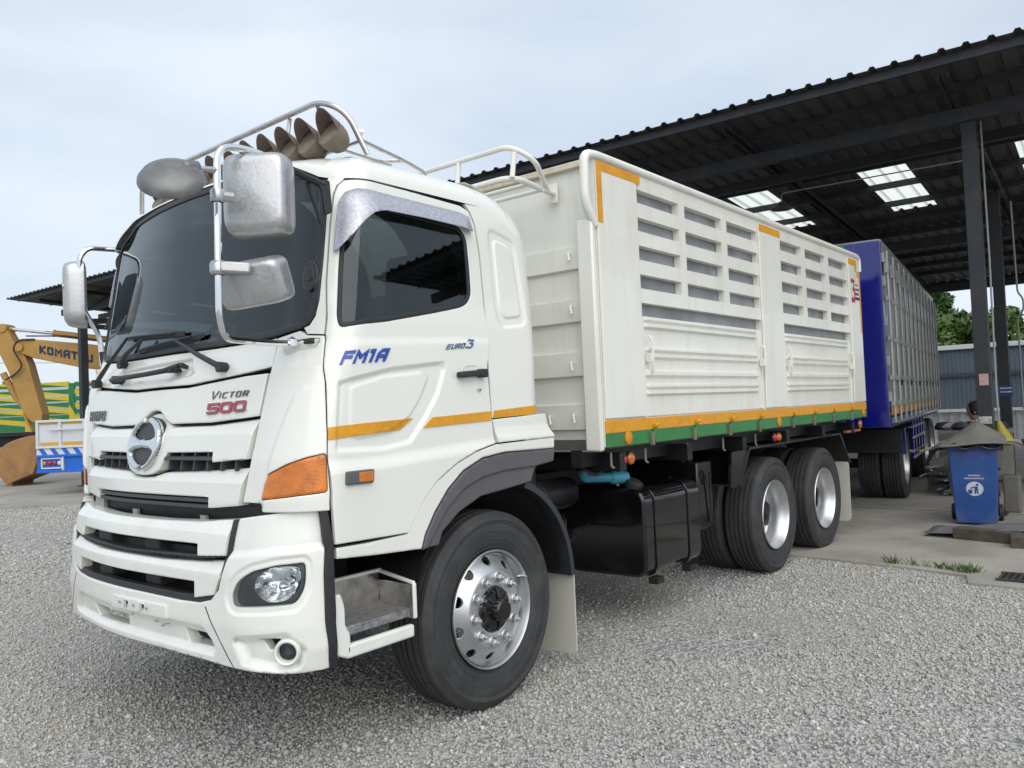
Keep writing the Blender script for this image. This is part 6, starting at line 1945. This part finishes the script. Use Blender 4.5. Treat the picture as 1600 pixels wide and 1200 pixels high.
# grass verge under and behind the far vehicles
def grass_patch(name, xs, ys, n, h, seed, label, fn=None):
    r = np.random.default_rng(seed)
    x = r.uniform(*xs, n); y = r.uniform(*ys, n)
    if fn is not None:
        k = fn(x, y); x, y = x[k], y[k]
    n = len(x)
    a = r.uniform(0, 2 * PI, n); hh_ = h * r.uniform(.4, 1.2, n); w = h * .05
    ln = r.normal(0, .45, (n, 2)) * hh_[:, None]
    V = np.zeros((n, 4, 3))
    V[:, 0] = np.stack([x - w * np.cos(a), y - w * np.sin(a), np.zeros(n)], 1)
    V[:, 1] = np.stack([x + w * np.cos(a), y + w * np.sin(a), np.zeros(n)], 1)
    V[:, 2] = np.stack([x + ln[:, 0] * .5 + w * .7 * np.cos(a), y + ln[:, 1] * .5 + w * .7 * np.sin(a), hh_ * .65], 1)
    V[:, 3] = np.stack([x + ln[:, 0], y + ln[:, 1], hh_], 1)
    F = [(4 * i, 4 * i + 1, 4 * i + 2, 4 * i + 3) for i in range(n)]
    me = bpy.data.meshes.new(name); me.from_pydata(V.reshape(-1, 3).tolist(), [], F)
    at = me.attributes.new('tone', 'FLOAT', 'POINT'); at.data.foreach_set('value', np.repeat(r.uniform(0, 1, n), 4).astype(np.float32))
    o = finish(name, me, LEAF2, None, None)
    tag(o, label, 'grass', kind='stuff')
    return o
grass_patch('grass', (4.38, 4.70), (-2.72, -1.95), 1500, .085, 5, 'small green grass tuft at the edge of the concrete floor', lambda x, y: np.abs(x - (4.60 + .16 * (y + 1.9))) < .012 + .05 * np.clip(np.sin(y * 9.5 + .8) + .35 * np.sin(y * 31), 0, 1.3) * (1 + .5 * (y < -2.3)))
grass_patch('grass', (2, 20), (24.5, 44), 30000, .28, 6, 'dark grass verge around the far slatted truck', lambda x, y: (x * .64 + (y - 24) * .77 > 9.5))
# verge trees on the horizon to the left
for (x, y, h, r_, m, sd_, lb) in ((-6, 75, 4.2, 2.8, LEAF1, 31, 'low dark tree on the horizon left of the excavator'), (22, 70, 5.0, 3.0, LEAF1, 32, 'low tree on the horizon hidden behind the truck cab'), (34, 62, 5.0, 3.2, LEAF2, 33, 'bushy tree far behind the truck cab')):
    tree('leafy_tree', x, y, h, r_, m, sd_, lb, 3500, ls=.3, base=.1)

# ================================================================== things standing under the shed
BINB = mat('bin_blue', (0.022, 0.075, 0.27), 0.45, var=.08, dirt=(.16, .15, .14), dirt_amt=.55, dirt_scale=4)
bn = empty('wheelie_bin', (7.08, -2.24, .025), math.radians(8))
bn.scale = (1, 1, .94)
tag(bn, 'blue wheelie bin with white emblem, overfilled with a folded mat', 'bin')
def bin_ring(z, w, d): return [(-.0 , -w, z), (d, -w, z), (d, w, z), (0, w, z)]
mb = MB()
rings = [(.02, .20, .44, .06), (.10, .205, .46, .04), (.50, .225, .53, .02), (.90, .245, .60, .0), (.92, .265, .63, -.02), (.96, .268, .635, -.025), (.96, .245, .60, .0), (.5, .215, .52, .03)]
for z, w, d, f in rings: mb.v += [(f, -w, z), (d, -w, z), (d, w, z), (f, w, z)]
for i in range(len(rings) - 1):
    for j in range(4): mb.f.append((i * 4 + j, i * 4 + (j + 1) % 4, (i + 1) * 4 + (j + 1) % 4, (i + 1) * 4 + j))
mb.f.append((3, 2, 1, 0)); mb.f.append((28, 29, 30, 31))
mb.build('bin_body', BINB, bn, smooth=30, bevel=.012)
mb = MB(); mb.tube([(.62, -.22, .93), (.66, -.22, .95), (.66, .22, .95), (.62, .22, .93)], .014, 8); mb.build('bin_handle', BINB, bn)
for y in (-.24, .24):
    mb = MB(); mb.lathe([(.04, -.025), (.085, -.025), (.1, -.015), (.1, .015), (.085, .025), (.04, .025), (0, .02)], 24, 'y', (.50, y, .10)); mb.build('bin_wheel', RUBBER, bn)
BW = mat('bin_print', (.55, .58, .62), .6, var=.15, scale=40)
mb = MB(); cx_ = .035
ez = .44
def BF(p, q, d): return (.0255 - (q - .44) * .050 - d, p, q)
circ = [(.085 * math.cos(2 * PI * i / 32), ez + .085 * math.sin(2 * PI * i / 32)) for i in range(32)]
mb.prism(circ, BF, .0, .004); em = mb.build('bin_emblem', BW, bn, smooth=None)
for poly in ([(-.035, ez - .06), (-.02, ez - .06), (-.018, ez - .01), (-.01, ez - .06), (.005, ez - .06), (.0, ez + .03), (-.03, ez + .03)], [(-.026 + .014 * math.cos(a * PI / 6), ez + .048 + .014 * math.sin(a * PI / 6)) for a in range(12)], [(0, ez + .028), (0, ez + .012), (.04, ez + .0), (.045, ez + .012)], [(.028, ez - .06), (.062, ez - .06), (.068, ez - .01), (.022, ez - .01)]):
    mb = MB(); mb.prism(poly, BF, .0045, .006); mb.build('emblem_figure', BINB, em, smooth=None)
for z_, w_ in ((.60, .055), (.565, .095)):
    mb = MB()
    k = -w_
    while k < w_:
        mb.box(0, 0, 0, 0, 0, 0) if False else mb.prism([(k, z_ - .008), (k + .008, z_ - .008), (k + .008, z_ + .008), (k, z_ + .008)], BF, .001, .003)
        k += .013
    mb.build('bin_print', BW, em, smooth=None)
# folded mat and rubbish on the bin
MATG = mat('old_mat', (.17, .16, .145), .9, var=.12, scale=6, bump=.4, bscale=40)
def cloth(name, corners, n, fn, m, label, cat, loc, rz=0):
    vs = []
    for i in range(n + 1):
        for j in range(n + 1):
            u, v = i / n, j / n
            p = [(1 - u) * (1 - v) * corners[0][k] + u * (1 - v) * corners[1][k] + u * v * corners[2][k] + (1 - u) * v * corners[3][k] for k in range(3)]
            p[2] += fn(u, v)
            vs.append(tuple(p))
    mb = MB(); mb.add(vs, [(i * (n + 1) + j, (i + 1) * (n + 1) + j, (i + 1) * (n + 1) + j + 1, i * (n + 1) + j + 1) for i in range(n) for j in range(n)])
    o = mb.build(name, m, None, smooth=40, loc=loc, rot=(0, 0, rz))
    s_ = o.modifiers.new('t', 'SOLIDIFY'); s_.thickness = .012; s_.offset = 1
    return tag(o, label, cat)
cloth('folded_mat', [(-.10, -.34, .02), (.55, -.32, .03), (.55, .36, .02), (-.12, .34, .0)], 12, lambda u, v: .23 * max(0, 1 - abs(v - .42) * 2.0) * min(1, u * 2.0) + .010 * math.sin(9 * u + 5 * v), MATG, 'grey brown mat folded to a peak on top of the blue bin', 'mat', (7.08, -2.24, .935), math.radians(8))
cloth('rubbish_bag', [(-.06, -.31, 0), (.6, -.28, 0), (.6, .30, 0), (-.08, .33, 0)], 12, lambda u, v: -.05 * abs(math.sin(8 * v + 3 * u)) + .03 * math.sin(11 * u), mat('bin_bag', (.015, .016, .018), .3, var=.3), 'black plastic bag hanging over the rim of the blue bin', 'bag', (7.07, -2.24, .93), math.radians(8))
for k in range(7):
    y0 = random.uniform(-.45, -.25) if k % 2 else random.uniform(.25, .36)
    mb = MB()
    s_ = -1 if k % 2 else 1
    mb.tube(fillet([(0, 0, 0), (.1, s_ * .18, .03 - .012 * k), (.05, s_ * (.3 + .03 * k), -.05 - .01 * k), (.02, s_ * (.36 + .04 * k), -.10)], .1), .006 + .002 * (k % 3), 6)
    tag(mb.build('scrap_strip', mat('scrap_%d' % (k % 3), [(.30, .27, .24), (.10, .09, .085), (.35, .22, .18)][k % 3], .7), loc=(7.16 + .05 * k, -2.24 + (-.2 if s_ < 0 else .15), .945)), ['thin pale grey', 'thin black', 'thin reddish'][k % 3] + ' scrap strip hanging over the bin rim ' + ('away from the trailer' if s_ < 0 else 'toward the trailer'), 'scrap', 'scrap strips on the bin')
# mat lying on timber blocks in front of the bin
cloth('rubber_mat', [(6.05, -2.95, .14), (6.75, -2.85, .13), (6.70, -1.93, .07), (6.15, -1.90, .06)], 10, lambda u, v: .012 * math.sin(6 * v) + .008 * math.sin(9 * u + 2), mat('grey_mat', (.15, .15, .155), .8, var=.12, scale=8), 'flat grey rubber mat lying across timber blocks on the floor', 'mat', (0, 0, 0))
WOODD = mat('old_timber', (.085, .07, .055), .85, var=.3, scale=10, bump=.5, bscale=30)
for (x, y, rz, l_, lb) in ((6.12, -2.50, 1.35, .62, 'long dark timber block under the grey rubber mat'), (5.90, -2.80, .15, .24, 'short dark timber block beside the grey rubber mat')):
    mb = MB(); mb.box(-l_ / 2, l_ / 2, -.075, .075, 0, .115)
    tag(mb.build('timber_block', WOODD, None, smooth=None, bevel=.008, loc=(x, y, .025), rot=(0, 0, rz)), lb, 'block')
mb = MB(); mb.tube(fillet([(6.3, -2.9, .06), (6.1, -3.05, .05), (5.9, -3.3, .045), (5.6, -3.6, .045)], .2), .018, 8)
tag(mb.build('rubber_hose', RUBBER), 'black rubber hose running from the grey mat across the floor', 'hose')
# drain grate
gr = empty('drain_grate', (4.36, -2.98, .026), 0.0)
tag(gr, 'rusty drain grate set in the edge of the concrete floor', 'grate')
GRM = mat('grate_iron', (.05, .045, .04), .7, var=.3)
mb = MB(); mb.box(-.14, .14, -.13, .13, 0, .004); mb.build('grate_pit', mat('pit_black', (.01, .01, .01), .9), gr, smooth=None)
for k in range(6):
    mb = MB(); mb.box(-.14, .14, -.12 + k * .045, -.105 + k * .045, .005, .018); mb.build('grate_bar', GRM, gr, smooth=None)
mb = MB(); mb.box(-.15, -.135, -.135, .135, .004, .02); mb.box(.135, .15, -.135, .135, .004, .02); mb.build('grate_frame', GRM, gr, smooth=None)
# second bin beyond the post
bn2 = empty('waste_bin', (11.6, -2.62, .025), .3)
tag(bn2, 'dark blue bin with a broom handle behind the far shed post', 'bin')
mb = MB(); mb.prism([(0, 0), (.52, 0), (.6, .95), (-.06, .95)], lambda p, q, d: (p, d, q), -.27, .27); mb.build('bin_body', BINB, bn2, smooth=None, bevel=.03)
mb = MB(); mb.box(-.1, .64, -.31, .31, .95, 1.0); mb.build('bin_rim', BINB, bn2, smooth=None, bevel=.02)
mb = MB(); mb.box(-.03, .03, .02, .2, .9, 1.30); mb.build('bin_lid', mat('lid_dark', (.015, .03, .07), .5), bn2, smooth=None, bevel=.02)
# yellow cone hanging on the post
mb = MB(); mb.lathe([(.02, .36), (.035, .35), (.13, .03), (.135, .0), (.12, 0), (.03, .33)], 24, 'z')
co_ = mb.build('yellow_cone', mat('cone_yellow', (.40, .33, .04), .5, var=.12), None, loc=(8.28, -2.40, .86), rot=(-.25, .2, 0))
co_.scale = (.8, .8, .85)
tag(co_, 'yellow plastic cone hung beside the shed post above the blue bin', 'cone')
mb = MB(); mb.box(-.09, .09, -.09, .09, 0, .45)
tag(mb.build('concrete_stand', MATG, None, smooth=None, bevel=.02, loc=(8.42, -2.42, .025)), 'square concrete block standing behind the blue bin', 'stand')
mb = MB(); mb.tube([(7.85, -2.95, .03), (7.95, -2.62, .95)], .02, 8)
tag(mb.build('iron_rod', CHASSIS), 'dark iron rod leaning beside the blue bin', 'rod')
# workbench with a sheet and clutter
wb = empty('workbench', (11.0, -1.62, .025), .12)
tag(wb, 'cluttered metal workbench beside the trailer under the shed', 'workbench')
BENCH = mat('bench_top', (.28, .27, .25), .6, var=.15)
mb = MB(); mb.box(-.35, .45, -.5, .5, .86, .91); mb.build('bench_top', BENCH, wb, smooth=None, bevel=.006)
for x in (-.3, .4):
    for y in (-.45, .45):
        mb = MB(); mb.box(x - .03, x + .03, y - .03, y + .03, 0, .86); mb.build('leg', SHED_STEEL, wb, smooth=None)
mb = MB(); mb.box(-.36, -.35, -.49, .49, .25, .86); mb.build('front_sheet', mat('bench_sheet', (.20, .195, .17), .8, var=.2, scale=4), wb, smooth=None)
for k in range(7):
    r = random.Random(k)
    mb = MB(); mb.lathe([(0, 0), (.09, .0), (.11, .05), (.08, .11), (.0, .13)], 9, 'z')
    mb.v = [(a * (1 + .5 * r.random()), b * (1 + 1.2 * r.random()), c) for a, b, c in mb.v]
    ob = mb.build('rag_bundle', mat('rag_%d' % (k % 3), [(.04, .045, .06), (.40, .40, .42), (.10, .09, .09)][k % 3], .9, var=.3, scale=15), None, smooth=20, loc=(10.85 + .1 * r.random(), -1.22 - .115 * k, .935), rot=(0, 0, k))
    tag(ob, ['dark navy cloth bundle at the trailer end of the workbench', 'pale grey cloth bundle next to the navy one at the workbench end', 'brown cloth bundle between the two pale ones on the workbench', 'dark navy cloth bundle in the middle of the workbench', 'pale grey cloth bundle beyond the middle navy one on the workbench', 'brown cloth bundle beside the last navy one on the workbench', 'dark navy cloth bundle at the person end of the workbench'][k], 'cloth', 'cloth bundles on the workbench')
# low clutter in front of the bench
mb = MB(); mb.tube([(.34 * math.cos(2 * PI * i / 30), 0, .34 * math.sin(2 * PI * i / 30)) for i in range(30)], .035, 8, closed=True)
tag(mb.build('worn_hoop', mat('hoop_dark', (.05, .045, .04), .7), None, loc=(10.35, -1.36, .40), rot=(0, 0, 1.2)), 'dark hoop standing against the workbench', 'hoop')
mb = MB(); mb.lathe([(0, 0), (.13, 0), (.17, .34), (.18, .35), (.165, .35), (.12, .02)], 24, 'z')
tag(mb.build('paint_bucket', mat('bucket_beige', (.36, .34, .28), .6, var=.1), None, loc=(10.1, -1.70, .45)), 'beige bucket standing on a crate in front of the workbench', 'bucket')
mb = MB(); mb.box(-.25, .25, -.25, .25, 0, .42)
tag(mb.build('wooden_crate', WOODD, None, smooth=None, bevel=.01, loc=(10.1, -1.70, .025)), 'dark wooden crate under the beige bucket', 'crate')
for k in range(8):
    r = random.Random(50 + k)
    pts = [(r.uniform(-.3, .3), r.uniform(-.22, .22), .03 + .05 * k + r.uniform(0, .05)) for _ in range(5)]
    mb = MB(); mb.tube(fillet(pts, .15, 5), .014, 6)
    tag(mb.build('tangled_cable', mat('cable_%d' % (k % 2), [(.03, .03, .035), (.20, .20, .21)][k % 2], .6), None, loc=(10.0, -1.28, .025)), ['black cable in the tangled heap before the workbench', 'grey cable in the tangled heap before the workbench'][k % 2], 'cable', 'tangled cables by the workbench')
mb = MB(); mb.prism([(0, 0), (.5, 0), (.42, .5), (.1, .62), (-.05, .3)], lambda p, q, d: (d, p, q), -.04, .04)
tag(mb.build('bent_sheet', mat('scrap_sheet', (.18, .175, .16), .7, var=.2), None, smooth=None, loc=(10.3, -1.55, .025), rot=(0, -.25, .1)), 'bent grey sheet panel leaning before the workbench', 'scrap')

# ================================================================== person sitting behind the near post
def person():
    root = empty('person', (10.05, -1.90, .025), 0)
    tag(root, 'dark haired person in pale grey shirt sitting half hidden behind the shed post', 'person')
    # joints: pelvis, spine, neck, head; facing +y (toward the bench)
    V = [(0, 0, .50), (0, .0, .66), (0, .02, .84), (0, .05, .98), (0, .08, 1.06), (0, .10, 1.12),
         (-.17, .04, .96), (-.22, .08, .74), (-.15, .30, .66), (.17, .04, .96), (.22, .08, .74), (.15, .30, .66),
         (-.10, .02, .48), (-.13, .42, .46), (-.13, .44, .06), (-.13, .58, .03), (.10, .02, .48), (.13, .42, .46), (.13, .44, .06), (.13, .58, .03)]
    E = [(0, 1), (1, 2), (2, 3), (3, 4), (4, 5), (3, 6), (6, 7), (7, 8), (3, 9), (9, 10), (10, 11), (0, 12), (12, 13), (13, 14), (14, 15), (0, 16), (16, 17), (17, 18), (18, 19)]
    R = [.15, .14, .16, .12, .055, .05, .065, .05, .036, .065, .05, .036, .09, .065, .045, .04, .09, .065, .045, .04]
    me = bpy.data.meshes.new('body'); me.from_pydata(V, E, [])
    o = bpy.data.objects.new('body', me); COL.objects.link(o); o.parent = root
    me.materials.append(mat('shirt_grey', (.42, .46, .50), .9, var=.08))
    sk = o.modifiers.new('skin', 'SKIN')
    for i, r in enumerate(R): me.skin_vertices[0].data[i].radius = (r, r * .8)
    me.skin_vertices[0].data[0].use_root = True
    ss_ = o.modifiers.new('sub', 'SUBSURF'); ss_.levels = 2; ss_.render_levels = 2
    SKIN = mat('skin', (.30, .17, .11), .6)
    mb = MB()
    n = 20
    prof = [(0, -.12), (.045, -.115), (.065, -.08), (.075, -.03), (.085, .02), (.085, .06), (.07, .10), (.04, .122), (0, .13)]
    mb.lathe(prof, n, 'z')
    mb.v = [(x * .92, y * 1.12 + (.012 if z < -.05 else 0), z) for x, y, z in mb.v]
    mb.bar((0, .09, -.01), (0, .115, -.03), .025, .04)
    for s in (-1, 1): mb.bar((s * .075, -.005, -.02), (s * .092, -.015, .0), .02, .05)
    mb.build('head', SKIN, root, smooth=60, loc=(0, .12, 1.21), rot=(-.25, 0, 0))
    mb = MB(); mb.lathe([(.0, .145), (.05, .138), (.085, .105), (.10, .05), (.098, .0), (.085, -.05), (.06, -.07), (.0, -.06)], n, 'z')
    mb.v = [(x, y * 1.12 - .018, z) for x, y, z in mb.v]
    mb.build('hair', mat('hair_dark', (.012, .010, .010), .6), root, smooth=60, loc=(0, .105, 1.22), rot=(-.25, 0, 0))
    mb = MB()
    for s in (-1, 1):
        mb.bar((s * .15, .30, .66), (s * .14, .38, .65), .07, .03)
        for k in range(4): mb.tube([(s * (.115 + .018 * k), .37, .65), (s * (.115 + .018 * k), .41, .64), (s * (.115 + .018 * k), .43, .61)], [.010, .009, .007], 6)
        mb.tube([(s * .11, .33, .65), (s * .085, .37, .64), (s * .085, .39, .62)], [.011, .010, .008], 6)
    mb.build('hands', SKIN, root)
person()
mb = MB(); mb.lathe([(0, .40), (.16, .40), (.17, .39), (.16, .37), (0, .37)], 20, 'z')
for a in range(3):
    mb.tube([(.1 * math.cos(a * 2.1), .1 * math.sin(a * 2.1), .38), (.17 * math.cos(a * 2.1), .17 * math.sin(a * 2.1), .0)], .015, 6)
tag(mb.build('stool', CHASSIS, None, loc=(10.05, -1.90, .025)), 'low dark stool under the sitting person', 'stool')
# power lines far behind
for k, (z0, z1) in enumerate(((6.2, 6.5), (5.4, 5.7))):
    mb = MB(); mb.tube([(-40 + 12 * i, 62 - 3.2 * i, z0 + (z1 - z0) * i / 8 - .25 * math.sin(i / 8 * PI)) for i in range(9)], .014, 5)
    tag(mb.build('power_line', CHASSIS), ['upper power line crossing behind the excavator boom', 'lower power line crossing behind the excavator boom'][k], 'cable')
